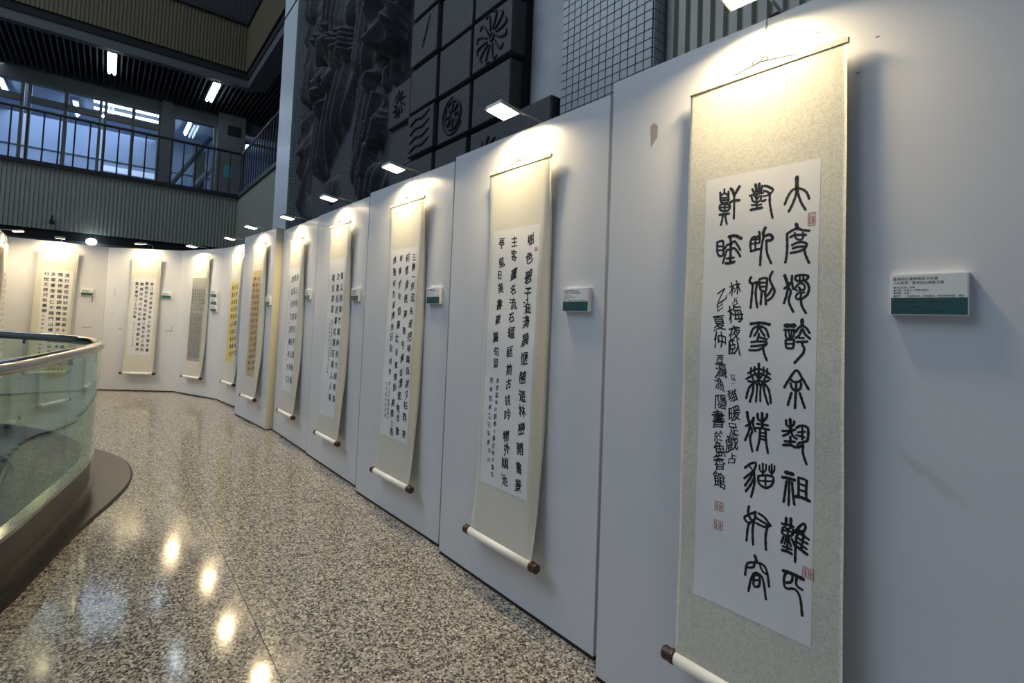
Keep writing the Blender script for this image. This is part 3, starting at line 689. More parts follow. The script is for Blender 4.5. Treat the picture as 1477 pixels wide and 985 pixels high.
# ---------------------------------------------------------------- galleries across the atrium
TF, QR = 12.76, 2.20
def gallery(label_n, zf0, zf1, mclad, zslat, has_slats, rail, words):
    g = building('wall_back_gallery', 'ribbed %s gallery front, %s' % (words, label_n), 'gallery')
    # front fascia: runs in q; ribs face the viewer (direction -t)
    ribbed(10.2, zf0, zf1, .0635, .013, mclad, 'front_fascia', g, origin=(-TF, QR), ang=-PI/2)
    ribbed(TF-9.1, zf0, zf1, .0635, .013, mclad, 'side_fascia', g, origin=(-TF, QR), ang=0)
    obj('slab', bbox(TF+.02, 15.3, -8, QR+2.0, zf0+.9, zf1-.03), 'beam', g)
    obj('side_slab', bbox(9.1, TF+.02, QR+.02, QR+2.0, zf0+.9, zf1-.03), 'beam', g)
    obj('front_coping', bbox(TF-.05, TF+.08, -8, QR+.05, zf1-.02, zf1+.06), 'black', g)
    obj('side_coping', bbox(9.1, TF+.08, QR-.05, QR+.08, zf1-.02, zf1+.06), 'black', g)
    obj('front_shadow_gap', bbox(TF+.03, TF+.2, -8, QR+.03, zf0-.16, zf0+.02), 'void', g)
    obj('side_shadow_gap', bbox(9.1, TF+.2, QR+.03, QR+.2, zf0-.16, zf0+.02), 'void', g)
    obj('front_beam', bbox(TF+.05, TF+.22, -8, QR+.22, zslat-.02, zf0-.14), 'beam', g)
    obj('side_beam', bbox(9.1, TF+.05, QR+.05, QR+.42, zslat-.02, zf0-.14), 'beam', g)
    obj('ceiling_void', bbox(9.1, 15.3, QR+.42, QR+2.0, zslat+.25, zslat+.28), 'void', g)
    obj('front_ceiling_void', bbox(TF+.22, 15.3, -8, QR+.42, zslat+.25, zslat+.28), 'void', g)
    if has_slats:
        cl = building('ceiling_slats', 'dark open slat ceiling over the %s gallery' % words, 'ceiling')
        me = None; n = 0
        for i in range(120):
            q = -7.0+i*.1008
            if q > QR+1.9: break
            t0 = TF+.22 if q < QR+.42 else 9.15
            key = (t0,)
            bm = box(-15.26, -t0, -.012, .012, zslat, zslat+.09)
            me2 = gallery.cache.get((zslat, t0))
            if me2 is None:
                me2 = bpy.data.meshes.new('slat'); bmesh.ops.recalc_face_normals(bm, faces=bm.faces); bm.to_mesh(me2); me2.materials.append(M['slat']); gallery.cache[(zslat, t0)] = me2
            bm.free()
            o = bpy.data.objects.new('slat', me2); C.objects.link(o); o.parent = cl; o.location = (0, q, 0)
    # railing
    if rail:
        rl = thing('gallery_railing', 'black metal railing with thin balusters on the %s gallery' % words, 'railing', (0, 0, 0), ROT)
        zt = zf1+1.0
        obj('handrail', tube([(-TF, -8, zt), (-TF, QR, zt), (-9.1, QR, zt)], .028, 8), 'black', rl)
        bme = bpy.data.meshes.new('baluster'); b2 = tube([(0, 0, zf1+.05), (0, 0, zt)], .013, 6); b2.to_mesh(bme); b2.free(); bme.materials.append(M['black'])
        ps = [(-TF, QR-.22*i) for i in range(0, 44)]+[(-TF+.22*i, QR) for i in range(1, 17)]
        for x, y in ps:
            o = bpy.data.objects.new('baluster', bme); C.objects.link(o); o.parent = rl; o.location = (x, y, 0)
    return g
gallery.cache = {}
gallery('first floor level above the far boards', 2.80, 3.98, 'clad', 2.60, True, True, 'grey beige lower')
gallery('second floor level at the top left', 6.90, 7.98, 'clad_brown', 6.57, True, True, 'brown upper')

# window wall of the first-floor gallery
TW = 15.26
ww = building('wall_back', 'grey framed window wall behind the lower gallery railing', 'wall')
obj('head', bbox(TW, TW+.15, -8, 4.2, 6.27, 6.85), 'frame', ww)
obj('pilaster', bbox(TW-.12, TW+.2, .80, 1.03, 3.98, 6.6), 'pilaster', ww)
obj('tiled_pilaster', bbox(TW-.3, TW+.2, 2.0, 2.64, 3.98, 6.6), 'pilaster', ww)
obj('sign_box', bbox(TW-.36, TW-.3, 2.22, 2.5, 6.05, 6.28), 'black', ww)
obj('lower_wall', bbox(TW, TW+.15, -8, 4.2, 0, 2.8), 'darkwall', ww)
obj('upper_wall', bbox(TW, TW+.15, -8, 4.2, 8.0, 11), 'darkwall', ww)
obj('corridor_wall', bbox(9.1, TW, 4.15, 4.3, 0, 11), 'darkwall', ww)
def window(n, q0, q1, zt, mull, trans, label):
    f = building('window_%d' % n, label, 'window')
    bm = bmesh.new(); w_ = .055
    add_box(bm, -TW-.06, -TW+.05, q0, q0+w_, 4.0, zt); add_box(bm, -TW-.06, -TW+.05, q1-w_, q1, 4.0, zt)
    add_box(bm, -TW-.06, -TW+.05, q0+w_, q1-w_, zt-.05, zt); add_box(bm, -TW-.06, -TW+.05, q0+w_, q1-w_, 4.0, 4.08)
    obj('frame', bm, 'frame', f)
    if trans: obj('transom', bbox(TW-.06, TW+.05, q0+w_, q1-w_, 5.82, 5.96), 'frame', f)
    if mull: obj('mullion', bbox(TW-.06, TW+.05, (q0+q1)/2-.035, (q0+q1)/2+.035, 4.08, zt-.05), 'frame', f)
    qs = [(q0+w_, (q0+q1)/2-.035), ((q0+q1)/2+.035, q1-w_)] if mull else [(q0+w_, q1-w_)]
    zs = [(4.08, 5.82), (5.96, zt-.05)] if trans else [(4.08, zt-.05)]
    for a, b in qs:
        for c_, d_ in zs: obj('pane', bbox(TW+.0, TW+.008, a, b, c_, d_), 'pane', f)
names = ['leftmost gallery window behind the railing, cut by the picture edge', 'gallery window with two transom lights, left of the striped one', 'gallery window with bright lamp stripes in its transom',
         'tall gallery window showing the stair rail and a door', 'small gallery window beyond the tiled pilaster']
k = 3
for i, (a, b) in enumerate([(-7.55, -6.4), (-6.3, -5.15), (-5.05, -3.9), (-3.8, -2.9)]): window(6+i, a, b, 6.3, True, True, 'gallery window outside the left edge, bay %s from the corner' % ['farthest', 'second farthest', 'third farthest', 'nearest'][i])
window(1, -2.85, -1.66, 6.3, True, True, names[0]); window(2, -1.60, -.34, 6.3, True, True, names[1]); window(3, -.30, .80, 6.3, True, True, names[2])
window(4, 1.03, 2.0, 6.3, False, False, names[3]); window(5, 2.64, 4.1, 6.05, True, False, names[4])
rm = building('wall_room', 'pale blue classroom walls behind the gallery windows', 'wall')
obj('room_back', bbox(TW+3.6, TW+3.7, -8, 4.3, 3.9, 6.9), 'roomwall', rm); obj('room_floor', bbox(TW+.2, TW+3.6, -8, 4.3, 3.9, 3.98), 'beam', rm)
obj('room_ceiling', bbox(TW+.2, TW+3.6, -8, 4.3, 6.62, 6.7), 'roomwall', rm); obj('room_left', bbox(TW+.2, TW+3.6, -8.1, -8, 3.9, 6.7), 'roomwall', rm); obj('room_right', bbox(TW+.2, TW+3.6, 4.3, 4.4, 3.9, 6.7), 'roomwall', rm)
for z_ in (4.9, 5.35): obj('reflection_band', bbox(TW+3.55, TW+3.6, -.3, 1.2, z_, z_+.16), 'band_glow', rm)  # added glowing strips imitating two bands of reflected light
for z_ in (5.65,): obj('wall_line', bbox(TW+3.57, TW+3.6, -8, 4.2, z_, z_+.03), 'beam', rm)
dr = building('door_1', 'yellow green door leaf seen through the gallery window', 'door')
obj('leaf', bbox(TW+.7, TW+.76, 1.62, 1.88, 4.0, 5.75), 'door', dr)
st = thing('stair_stringer', 'sloping stair stringer seen through the gallery window', 'staircase', (0, 0, 0), ROT)
obj('stringer', tube([(-TW-.5, 1.05, 4.5), (-TW-.5, 1.95, 6.1)], .06, 6), 'frame', st); obj('soffit', tube([(-TW-.6, 1.3, 4.2), (-TW-.6, 2.1, 5.4)], .08, 6), 'fixture', st)
nt_ = obj('notice', bbox(TW-.315, TW-.3, 2.19, 2.36, 4.9, 5.22), 'notice', None); nt_.rotation_euler = (0, 0, ROT)
tag(nt_, 'cyan notice fixed to the grey pilaster on the lower gallery', 'notice')
def fluorescent(t0, t1, q, z, label):
    f = thing('fluorescent_lamp', label, 'lamp', W((t0+t1)/2, q, z), ROT, None)
    L = (t1-t0)/2
    obj('housing', box(-L, L, -.08, .08, .0, .05), 'fixture', f)
    for s in (-.045, .045): obj('tube', tube([(-L+.03, s, -.02), (L-.03, s, -.02)], .024, 8), 'tube', f)
fluorescent(12.95, 14.1, -.20, 6.53, 'lit twin tube lamp in the slat ceiling, nearer the left edge')
fluorescent(12.95, 14.2, 1.66, 6.53, 'lit twin tube lamp in the slat ceiling, nearer the column')
for i, (t_, q_) in enumerate([(16.6, -2.2), (17.3, -.9), (16.8, 1.5), (17.4, 3.1)]):
    f = thing('room_glow_tube', ['classroom tube lamp seen through the leftmost window', 'classroom tube lamp seen through the two light window', 'classroom tube lamp above the sloping stair', 'classroom tube lamp behind the small far window'][i], 'lamp', W(t_, q_, 6.5), ROT)
    obj('housing', box(-.6, .6, -.06, .06, .03, .08), 'fixture', f); obj('tube', tube([(-.58, 0, 0), (.58, 0, 0)], .028, 6), 'tube', f)
for i in range(3):  # added tubes standing in for lamp reflections in the transom glass
    f = thing('room_glow_tube', 'added glowing tube for a reflected stripe in the transom, %s of the three' % ['nearest', 'middle', 'farthest'][i], 'lamp', W(16.1+i*.55, .25, 6.45), ROT)
    obj('housing', box(-.05, .05, -.8, .8, .03, .07), 'fixture', f); obj('tube', tube([(0, -.78, 0), (0, .78, 0)], .026, 6), 'tube', f)
area_light('room_daylight', W(TW+2.0, -2, 6.55), W(TW+2.0, -2, 4), 2.5, 10, 150, (.68, .80, 1.0))
bl = thing('round_lamp', 'small round white lamp glowing under the lower gallery', 'lamp', W(12.66, -.30, 2.64))
bm = bmesh.new(); bmesh.ops.create_uvsphere(bm, u_segments=16, v_segments=10, radius=.085); bmesh.ops.scale(bm, vec=(1, 1, .8), verts=bm.verts); obj('globe', bm, 'tube', bl, True)
obj('stem', tube([(0, 0, .05), (0, 0, .14)], .02, 8), 'black', bl)
sc = thing('security_camera', 'small dark camera on a bracket under the lower gallery front', 'camera', W(TF-.04, -.88, 2.95), ROT)
obj('bracket', tube([(.0, 0, .10), (.08, 0, .10), (.08, 0, .0)], .015, 6), 'black', sc); obj('body', box(.0, .16, -.035, .035, -.06, .01, bev=.008), 'black', sc)

# ---------------------------------------------------------------- round glass balustrade
ctrl = [(-2.24, 2.22), (-2.38, 2.49), (-2.53, 2.80), (-2.75, 3.24), (-2.95, 3.62), (-3.22, 4.00), (-3.68, 4.36), (-4.2, 4.57), (-4.81, 4.72), (-5.6, 4.72), (-6.35, 4.3), (-6.75, 3.4), (-6.6, 2.2), (-5.9, 1.0), (-4.9, .25), (-3.8, -.05), (-2.85, .15), (-2.25, .75), (-2.1, 1.45)]
ringo = [.05, .05, .06, .09, .16, .27, .38, .45, .48, .45, .4, .35, .3, .25, .2, .15, .12, .08, .06]
PL = catmull([(x, y, 0) for x, y in ctrl], 8, True); N = len(PL)
RO = [p.x for p in catmull([(r, 0, 0) for r in ringo], 8, True)]
for _ in range(60): PL = [p*.5+(PL[i-1]+PL[(i+1) % N])*.25 for i, p in enumerate(PL)]
for _ in range(30): RO = [p*.5+(RO[i-1]+RO[(i+1) % N])*.25 for i, p in enumerate(RO)]
def nrm(i):
    t = (PL[(i+1) % N]-PL[(i-1) % N]).normalized(); n_ = Vector((t.y, -t.x, 0)); c_ = Vector((-4.4, 2.4, 0))
    return n_ if n_.dot(PL[i]-c_) > 0 else -n_
NR = [nrm(i) for i in range(N)]
def band(o0, o1, z0, z1, name, m, parent, idx=None, smooth=True):
    """closed wall / plate between offsets o0..o1 and heights z0..z1"""
    vs, fs = [], []; ids = list(range(N)) if idx is None else idx; closed = idx is None
    f0 = (lambda i: o0[i]) if isinstance(o0, list) else (lambda i: o0); f1 = (lambda i: o1[i]) if isinstance(o1, list) else (lambda i: o1)
    for i in ids:
        a = PL[i % N]+NR[i % N]*f0(i % N); b = PL[i % N]+NR[i % N]*f1(i % N)
        vs += [(a.x, a.y, z0), (b.x, b.y, z0), (b.x, b.y, z1), (a.x, a.y, z1)]
    K = len(ids)
    for i in range(K if closed else K-1):
        j = (i+1) % K
        for k_ in range(4): fs.append((4*i+k_, 4*j+k_, 4*j+(k_+1) % 4, 4*i+(k_+1) % 4))
    if not closed: fs += [(0, 1, 2, 3), (4*K-1, 4*K-2, 4*K-3, 4*K-4)]
    o = pyobj(name, vs, fs, m, parent)
    b_ = bmesh.new(); b_.from_mesh(o.data); bmesh.ops.recalc_face_normals(b_, faces=b_.faces); b_.to_mesh(o.data); b_.free()
    return o
cen = Vector((-4.4, 2.4, 0))
PL = [p-cen for p in PL]
bal = thing('glass_balustrade', 'curved glass balustrade with a steel handrail on a steel kerb', 'railing', cen)
obj('handrail', tube([(p.x, p.y, 1.10) for p in PL], .036, 14, True), 'steel', bal, True)
step = 19; i = 2
while i < 2+N:
    e = min(i+step, 2+N); band(-.007, .007, .30, 1.085, 'glass_pane', 'glass', bal, list(range(i, e+1)))
    i = e
for i in range(2, 2+N, step):
    p = PL[i % N]; bm = tube([(p.x, p.y, 1.03), (p.x, p.y, 1.075)], .012, 8); obj('glass_clip', bm, 'steel', bal, True)
band(-.05, .0, .0, .285, 'kerb', 'steel_dark', bal)
band(-.055, .012, .285, .305, 'kerb_channel', 'steel', bal)
band(-.0, .03, .10, .112, 'kerb_bead', 'steel_dark', bal)
band(.0, RO, .0, .016, 'floor_ring', 'ring', bal)
RO2 = [r+.012 for r in RO]
band(RO, RO2, .0, .010, 'floor_ring_edge', 'rubber', bal)
band(-.42, -.05, .16, .20, 'inner_ledge', 'rib_base', bal)
inner = [PL[i]-NR[i]*.42 for i in range(N)]
pyobj('inner_deck', [(p.x, p.y, .12) for p in inner], [tuple(range(N))], 'rib_base', bal)
rd = Vector((-.66, .75, 0)).normalized(); rn = Vector((rd.y, -rd.x, 0)); bm = bmesh.new()
s = -3.0
while s < 3.0:
    hits = []
    for i in range(N):
        a, b = inner[i], inner[(i+1) % N]; da, db = a.dot(rn)-s, b.dot(rn)-s
        if da*db < 0: hits.append((a+(b-a)*(da/(da-db))).dot(rd))
    if len(hits) >= 2:
        h0, h1 = min(hits), max(hits)
        q = [rn*(s-.009)+rd*h0, rn*(s+.009)+rd*h0, rn*(s+.009)+rd*h1, rn*(s-.009)+rd*h1]
        lo = [bm.verts.new((v.x, v.y, .12)) for v in q]; hi = [bm.verts.new((v.x, v.y, .145)) for v in q]
        bm.faces.new(hi)
        for k_ in range(4): bm.faces.new((lo[k_], lo[(k_+1) % 4], hi[(k_+1) % 4], hi[k_]))
    s += .036
tag(obj('ribbed_mat', bm, 'rib_mat', bal), kind='stuff')

# ---------------------------------------------------------------- lettering
ALLCH = set('國●「」')
PLQ = ['臺灣詩社暨鄉賢美法帖書', '八仙美珠・臺灣詩仙傳書法展', '●作品名稱・鼾睡', '●詩題・夜臥以一貓暖足戲占', '●書體・篆書', '●釋文・「大度獨誇余，鼾睡難匹，對臥側更無猜，貓奴容」', '●簡介・以貓暖足戲作一首，人貓同眠，獨誇大度', '●作者・林占梅，號鶴珊，新竹人', '●書寫・西瀛漁隱，乙巳年夏仲，書於魚香館']
for v_ in TEXT.values():
    for _, s_, _, _ in v_: ALLCH |= set(s_)
for s_ in PLQ: ALLCH |= set(s_)
FILL8 = '金剛般若波羅蜜經如是我聞一時佛在舍衛國祇樹給孤獨園與大比丘眾千二百五十人俱爾時世尊食著衣持缽入城乞於其中次第已還至本處飯訖收洗足敷座而坐'
FILL11 = '天地玄黃宇宙洪荒日月盈昃辰宿列張寒來暑往秋收冬藏閏餘成歲律呂調陽'
ALLCH |= set(FILL8) | set(FILL11)
GLY = {}
def build_glyphs():
    tmp = []
    for ch in sorted(ALLCH):
        cu = bpy.data.curves.new('g', 'FONT'); cu.body = ch; cu.size = 1; cu.resolution_u = 2; cu.offset = 0.0; cu.fill_mode = 'FRONT'
        o = bpy.data.objects.new('g', cu); C.objects.link(o); tmp.append((ch, o, cu))
    bpy.context.view_layer.update(); dg = bpy.context.evaluated_depsgraph_get()
    for ch, o, cu in tmp:
        me = o.evaluated_get(dg).to_mesh(); GLY[ch] = ([(v.co.x, v.co.y) for v in me.vertices], [tuple(p.vertices) for p in me.polygons]); o.evaluated_get(dg).to_mesh_clear()
    for ch, o, cu in tmp: bpy.data.objects.remove(o); bpy.data.curves.remove(cu)
build_glyphs()
gx = [v[0] for v in GLY['國'][0]]; gy = [v[1] for v in GLY['國'][0]]
GC = ((min(gx)+max(gx))/2, (min(gy)+max(gy))/2); GS = max(max(gx)-min(gx), max(gy)-min(gy))
def put_glyph(V, F, ch, u, z, size, fy, cursive=.5, asp=.86, bold=0.0):
    if bold:                                  # heavier brush: the same glyph laid down again a hair to each side
        st = random.getstate()
        for dx, dz in ((-1, .3), (1, -.3), (.3, 1)):
            random.setstate(st); put_glyph(V, F, ch, u+dx*bold*size, z+dz*bold*size, size, fy, cursive, asp)
        return
    if ch not in GLY or not GLY[ch][0]: return
    vs_, fs_ = GLY[ch]; b = len(V); ph = random.random()*6; rot = random.uniform(-.05, .05)*cursive*2; sz = size*random.uniform(1-.1*cursive, 1+.1*cursive)*(.9 if cursive > .6 else 1)
    lean = random.uniform(.02, .22)*cursive; wv = .05*cursive
    for x, y in vs_:
        X = (x-GC[0])/GS; Y = (y-GC[1])/GS
        Y2 = Y+lean*X+wv*math.sin(4*X+ph); X2 = X+wv*math.sin(5*Y+ph)-.08*cursive*Y
        X3 = X2*math.cos(rot)-Y2*math.sin(rot); Y3 = X2*math.sin(rot)+Y2*math.cos(rot)
        uu = u+X3*sz*asp; zz = z+Y3*sz; V.append((uu, fy(uu, zz), zz))
    F += [tuple(i_+b for i_ in f) for f in fs_]

# ---------------------------------------------------------------- boards, scrolls, lamps, plaques
def bd(L, ang, length=1.2): return (L, ang, length)
BO = {1: ((0.385, 2.042), -49.5), 2: ((-0.38, 3.066), -49.8), 3: ((-1.184, 4.05), -48.9), 4: ((-1.993, 5.074), -49.8), 5: ((-2.781, 6.033), -50.0),
      6: ((-3.717, 6.906), -45.8), 7: ((-4.606, 7.981), -43.5), 8: ((-5.654, 8.554), -28.7), 9: ((-6.846, 8.46), 4.5), 10: ((-7.684, 7.601), 45.7), 11: ((-6.913, 6.682), 130.0)}
ordn = {1: 'nearest the viewer', 2: 'second from the right', 3: 'third from the right', 4: 'fourth from the right', 5: 'just before the cream end post', 6: 'with the cream end post',
        7: 'where the row begins to curve, just past the cream end post', 8: 'angled panel with three stacked plaques', 9: 'in the middle of the far bend', 10: 'far left, behind the glass balustrade', 11: 'sliver at the left picture edge'}
def sh(z): return .04+(2.2-z)/1.9*.035
UC = {1: (.612, .628), 2: (.646, .640), 3: (.682, .691), 4: (.681, .70), 5: (.650, .70), 6: (.747, .747), 7: (.71, .73), 8: (.622, .618), 9: (.647, .640), 10: (.586, .535), 11: (.66, .66)}
TOPZ = {1: 2.215, 2: 2.195, 3: 2.208, 4: 2.216, 5: 2.214, 6: 2.260, 7: 2.245, 8: 2.258, 9: 2.236, 10: 2.262, 11: 2.24}
ROLZ = {1: .315, 2: .285, 3: .295, 4: .312, 5: .322, 6: .335, 7: .345, 8: .309, 9: .306, 10: .329, 11: .32}
PAP = {1: (.444, .789, .545, 1.897), 2: (.467, .831, .563, 1.877), 3: (.503, .890, .570, 1.885), 4: (.50, .86, .50, 1.905), 5: (.456, .835, .56, 1.896), 6: (.596, .918, .60, 1.925),
       7: (.57, .86, .66, 1.838), 8: (.446, .823, .572, 1.926), 9: (.463, .826, .611, 1.901), 10: (.405, .770, .58, 1.94), 11: (.48, .84, .58, 1.90)}
PMAT = {6: 'paper_tan', 7: 'paper_gold', 8: 'paper_grey'}
SLAB = {1: 'hanging scroll of large bold seal script characters, nearest the viewer', 2: 'hanging scroll with three columns of running script, second from the right', 3: 'hanging scroll with four columns of running script, third from the right',
        4: 'hanging scroll with black clerical characters on plain white, fourth from the right', 5: 'hanging scroll of dense heavy characters just right of the cream end post', 6: 'hanging scroll with tan paper of small characters, beside the cream end post',
        7: 'hanging scroll with bright yellow paper, left of the cream end post', 8: 'hanging scroll with dark grey rubbing paper beside three stacked plaques', 9: 'hanging scroll of small regular script above the open terrazzo at the far bend',
        10: 'hanging scroll of regular script partly behind the steel handrail', 11: 'edge of a hanging scroll cut off at the left picture edge'}
HMAX = {1: 2.4, 6: 2.425}
for k, (L, ang) in BO.items():
    a = math.radians(ang); dvec = Vector((math.cos(a), math.sin(a), 0)); H = HMAX.get(k, 2.4)
    b = thing('display_board', 'white display board, %s' % ordn[k], 'board', (L[0], L[1], 0), a, 'white display boards in a row')
    th = .10 if k == 6 else .088 if k < 5 else .045
    Lb = 1.2 if k != 1 else 1.2
    obj('panel', box(0.001, Lb, 0, th, .018, H, bev=.0015), 'board_smear' if k == 1 else 'board', b)
    obj('foot_strip', box(.002, Lb-.002, .004, th-.002, 0, .018), 'rubber', b)
    if k == 6: tag(obj('end_post', box(Lb, Lb+.006, -.002, .115, .01, H+.004), 'board_side', b), 'cream end post')
    if k == 5: obj('end_infill', box(-.06, 0, .02, .05, .018, H), 'board', b)
    if k == 1:
        bm = bmesh.new(); vs_ = [bm.verts.new(p) for p in ((.186, -.0008, 2.166), (.200, -.0008, 2.176), (.219, -.0008, 2.160), (.217, -.0008, 2.115), (.203, -.0008, 2.100), (.192, -.0008, 2.086), (.189, -.0008, 2.11))]; bm.faces.new(vs_)
        tag(obj('tape_residue', bm, 'tape', b), 'small grey tape residue')
        for u_, z_ in ((.757, 2.29), (.905, 2.215), (.86, 2.13)):
            obj('scuff_mark', box(u_, u_+.010, -.0006, 0, z_, z_+.004), 'scuff', b)
    if k == 9:
        for u_, z_, w_, h_ in ((.15, 1.57, .006, .13), (.13, 1.24, .006, .05), (.25, 1.03, .05, .012), (1.0, 1.02, .11, .012), (1.10, 1.02, .008, .08)): obj('scuff_mark', box(u_, u_+w_, -.0006, 0, z_, z_+h_), 'scuff', b)
    if k == 10: obj('scuff_mark', box(.93, 1.05, -.0006, 0, 1.04, 1.05), 'scuff', b); obj('scuff_mark', box(1.03, 1.045, -.0006, 0, 1.46, 1.56), 'scuff', b)
    # ---- scroll
    us, ub = UC[k]; tz, rz = TOPZ[k], ROLZ[k]
    org = Vector((L[0], L[1], 0))+dvec*us
    s_ = thing('hanging_scroll', SLAB[k], 'scroll', (org.x, org.y, 0), a, 'calligraphy scrolls along the boards')
    off = us
    hw = .2375
    curl = {1: 0.0, 9: .5, 10: .4, 11: .3}.get(k, 1.0)
    def yf(u, z, eps=0.0):
        q_ = (z-rz)/(tz-rz); x = (u-(ub+(us-ub)*q_))/hw; e_ = max(0, (abs(x)-.84)/.16)
        cb_ = curl*max(0, sh(z)-.006)*min(1, e_)**1.6*max(0, math.sin(PI*max(0, min(1, q_))))**.9
        return -(sh(z)+.0025*math.sin(z*5.0+k)+.0015*math.sin(z*13+u*6)-cb_) - eps
    NX, NYY = 48, 64; vs, fs = [], []
    for j in range(NYY+1):
        z = rz+(tz-rz)*j/NYY; c_ = ub+(us-ub)*j/NYY
        for i in range(NX+1):
            u = c_-hw+2*hw*i/NX; vs.append((u-off, yf(u, z), z))
    nb = len(vs)
    vs += [(x, y+.0012, z) for x, y, z in vs]
    for j in range(NYY):
        for i in range(NX):
            q = j*(NX+1)+i; fs.append((q, q+1, q+NX+2, q+NX+1)); fs.append((nb+q, nb+q+NX+1, nb+q+NX+2, nb+q+1))
        for q in (j*(NX+1), j*(NX+1)+NX): fs.append((q, q+NX+1, nb+q+NX+1, nb+q))
    pyobj('silk_mount', vs, fs, 'silk' if k in (1, 8) else 'silk_plain', s_, True)
    u0, u1, z0, z1 = PAP[k]; vs, fs = [], []; NX2, NY2 = 8, 48
    for j in range(NY2+1):
        z = z0+(z1-z0)*j/NY2
        for i in range(NX2+1): u = u0+(u1-u0)*i/NX2; vs.append((u-off, yf(u, z, .0005), z))
    for j in range(NY2):
        for i in range(NX2): q = j*(NX2+1)+i; fs.append((q, q+1, q+NX2+2, q+NX2+1))
    pyobj('paper', vs, fs, PMAT.get(k, 'paper'), s_, True)
    yt = yf(us, tz); yr = yf(ub, rz)
    obj('top_rod', box(-hw-.004, hw+.004, yt-.003, yt+.009, tz-.006, tz+.012, bev=.002), 'silk' if k == 1 else 'silk_plain', s_)
    cb = ub-us
    def lathe(x0, prof, m, name, par, n=18):
        bm = bmesh.new(); rings = []
        for dx, r in prof: rings.append([bm.verts.new((x0+dx, yr+.004+r*math.cos(2*PI*q/n), rz+r*math.sin(2*PI*q/n))) for q in range(n)])
        for A, B in zip(rings, rings[1:]):
            for q in range(n): bm.faces.new((A[q], A[(q+1) % n], B[(q+1) % n], B[q]))
        bm.faces.new(rings[0]); bm.faces.new(rings[-1][::-1]); return obj(name, bm, m, par, False if name == 'knob' else True)
    rl = lathe(cb-hw, [(0, .0205), (2*hw, .0205)], 'roller', 'roller', s_)
    for sg in (-1, 1):
        lathe(cb+sg*hw, [(0, .0205), (sg*.004, .0235), (sg*.016, .0235), (sg*.019, .0205), (sg*.038, .0225), (sg*.044, .020), (sg*.0445, .010)], 'knob', 'knob', rl)
    # cord, knot, hook, wire
    yc = yt+.002
    obj('hanging_cord', tube([(-.115, yc, tz+.010), (-.06, yc, tz+.020), (0, yc, tz+.030), (.06, yc, tz+.022), (.125, yc, tz+.010)], .0024, 6), 'cord', s_)
    bm = bmesh.new()
    add_tube(bm, catmull([(-.018, yc-.004, tz+.022), (-.022, yc-.008, tz+.034), (-.006, yc-.006, tz+.036), (.0, yc-.004, tz+.026), (.010, yc-.006, tz+.038), (.024, yc-.008, tz+.034), (.020, yc-.004, tz+.022)], 4), .0022, 6)
    obj('cord_knot', bm, 'cord', s_, True)
    bm = bmesh.new(); add_tube(bm, catmull([(-.004, yc, tz+.033), (-.012, yc, tz+.055), (-.004, yc-.003, tz+.075), (.006, yc, tz+.055), (.002, yc, tz+.033), (.004, yc+.003, tz+.07), (.002, yc+.004, tz+.095)], 4), .0016, 6)
    obj('hook', bm, 'wire', s_, True)
    obj('hanging_wire', tube([(.002, yc+.002, tz+.09), (.001, -.006, H-.03), (.001, -.0015, H+.0015), (.001, th*.5, H+.003)], .0015, 6), 'wire', s_)
    # writing
    def emit(name, V, F, m='ink'):
        if V:
            o_ = pyobj(name, [(x-off, y, z) for x, y, z in V], F, m, s_)
            if name in ('inscription', 'signature'): tag(o_, kind='stuff')
    for nm in ('inscription', 'signature'):
        V, F = [], []
        for n_, st_, pts, size in TEXT.get(k, []):
            if n_ != nm: continue
            for q, ch in enumerate(st_):
                if q >= len(pts): break
                u, z = pts[q]; sz = (size[q] if isinstance(size, list) else size)/1000
                if k <= 3: V, F = [], []
                put_glyph(V, F, ch, u/1000, z/1000, sz, lambda a_, b_: yf(a_, b_, .0008), {4: .35, 5: .3, 9: .2, 10: .25, 6: .4}.get(k, 1.35), {4: .95, 5: .85, 9: 1.0, 10: 1.0}.get(k, .80), bold=(.012 if nm == 'signature' else .026 if k != 5 else .015))
                if k <= 3: emit('character' if nm == 'inscription' else 'signature_character', V, F)
        if k > 3: emit(nm, V, F)
    if k == 1:
        chars = {}
        for wd, fl_ in SEAL_STROKES:
            mu_, mz_ = sum(fl_[0::2])/len(fl_[0::2]), sum(fl_[1::2])/len(fl_[1::2])
            V, F = chars.setdefault(min(range(len(SEAL_CENTRES)), key=lambda c_: (SEAL_CENTRES[c_][0]-mu_)**2+(SEAL_CENTRES[c_][1]-mz_)**2), ([], []))
            pts = [Vector((fl_[i_]/1000, fl_[i_+1]/1000, 0)) for i_ in range(0, len(fl_), 2)]
            P_ = catmull(pts, 6) if len(pts) > 2 else [pts[0].lerp(pts[1], t_/5) for t_ in range(6)]
            hwid = .0036*wd/100; n_ = len(P_); b0 = len(V)
            for i_, p in enumerate(P_):
                tg = (P_[min(i_+1, n_-1)]-P_[max(i_-1, 0)]).normalized(); nn_ = Vector((-tg.y, tg.x, 0))
                r_ = hwid*(1.0+.10*math.sin(i_*1.7+b0)); 
                for sgn in (-1, 1): q = p+nn_*r_*sgn; V.append((q.x, yf(q.x, q.y, .0008), q.y))
            for i_ in range(n_-1): F.append((b0+2*i_, b0+2*i_+1, b0+2*i_+3, b0+2*i_+2))
            for p in (P_[0], P_[-1]):
                b1 = len(V)
                for q in range(10): x_ = p.x+hwid*math.cos(q*PI/5); z_ = p.y+hwid*math.sin(q*PI/5); V.append((x_, yf(x_, z_, .0008), z_))
                F.append(tuple(range(b1, b1+10)))
        for V, F in chars.values(): emit('character', V, F)
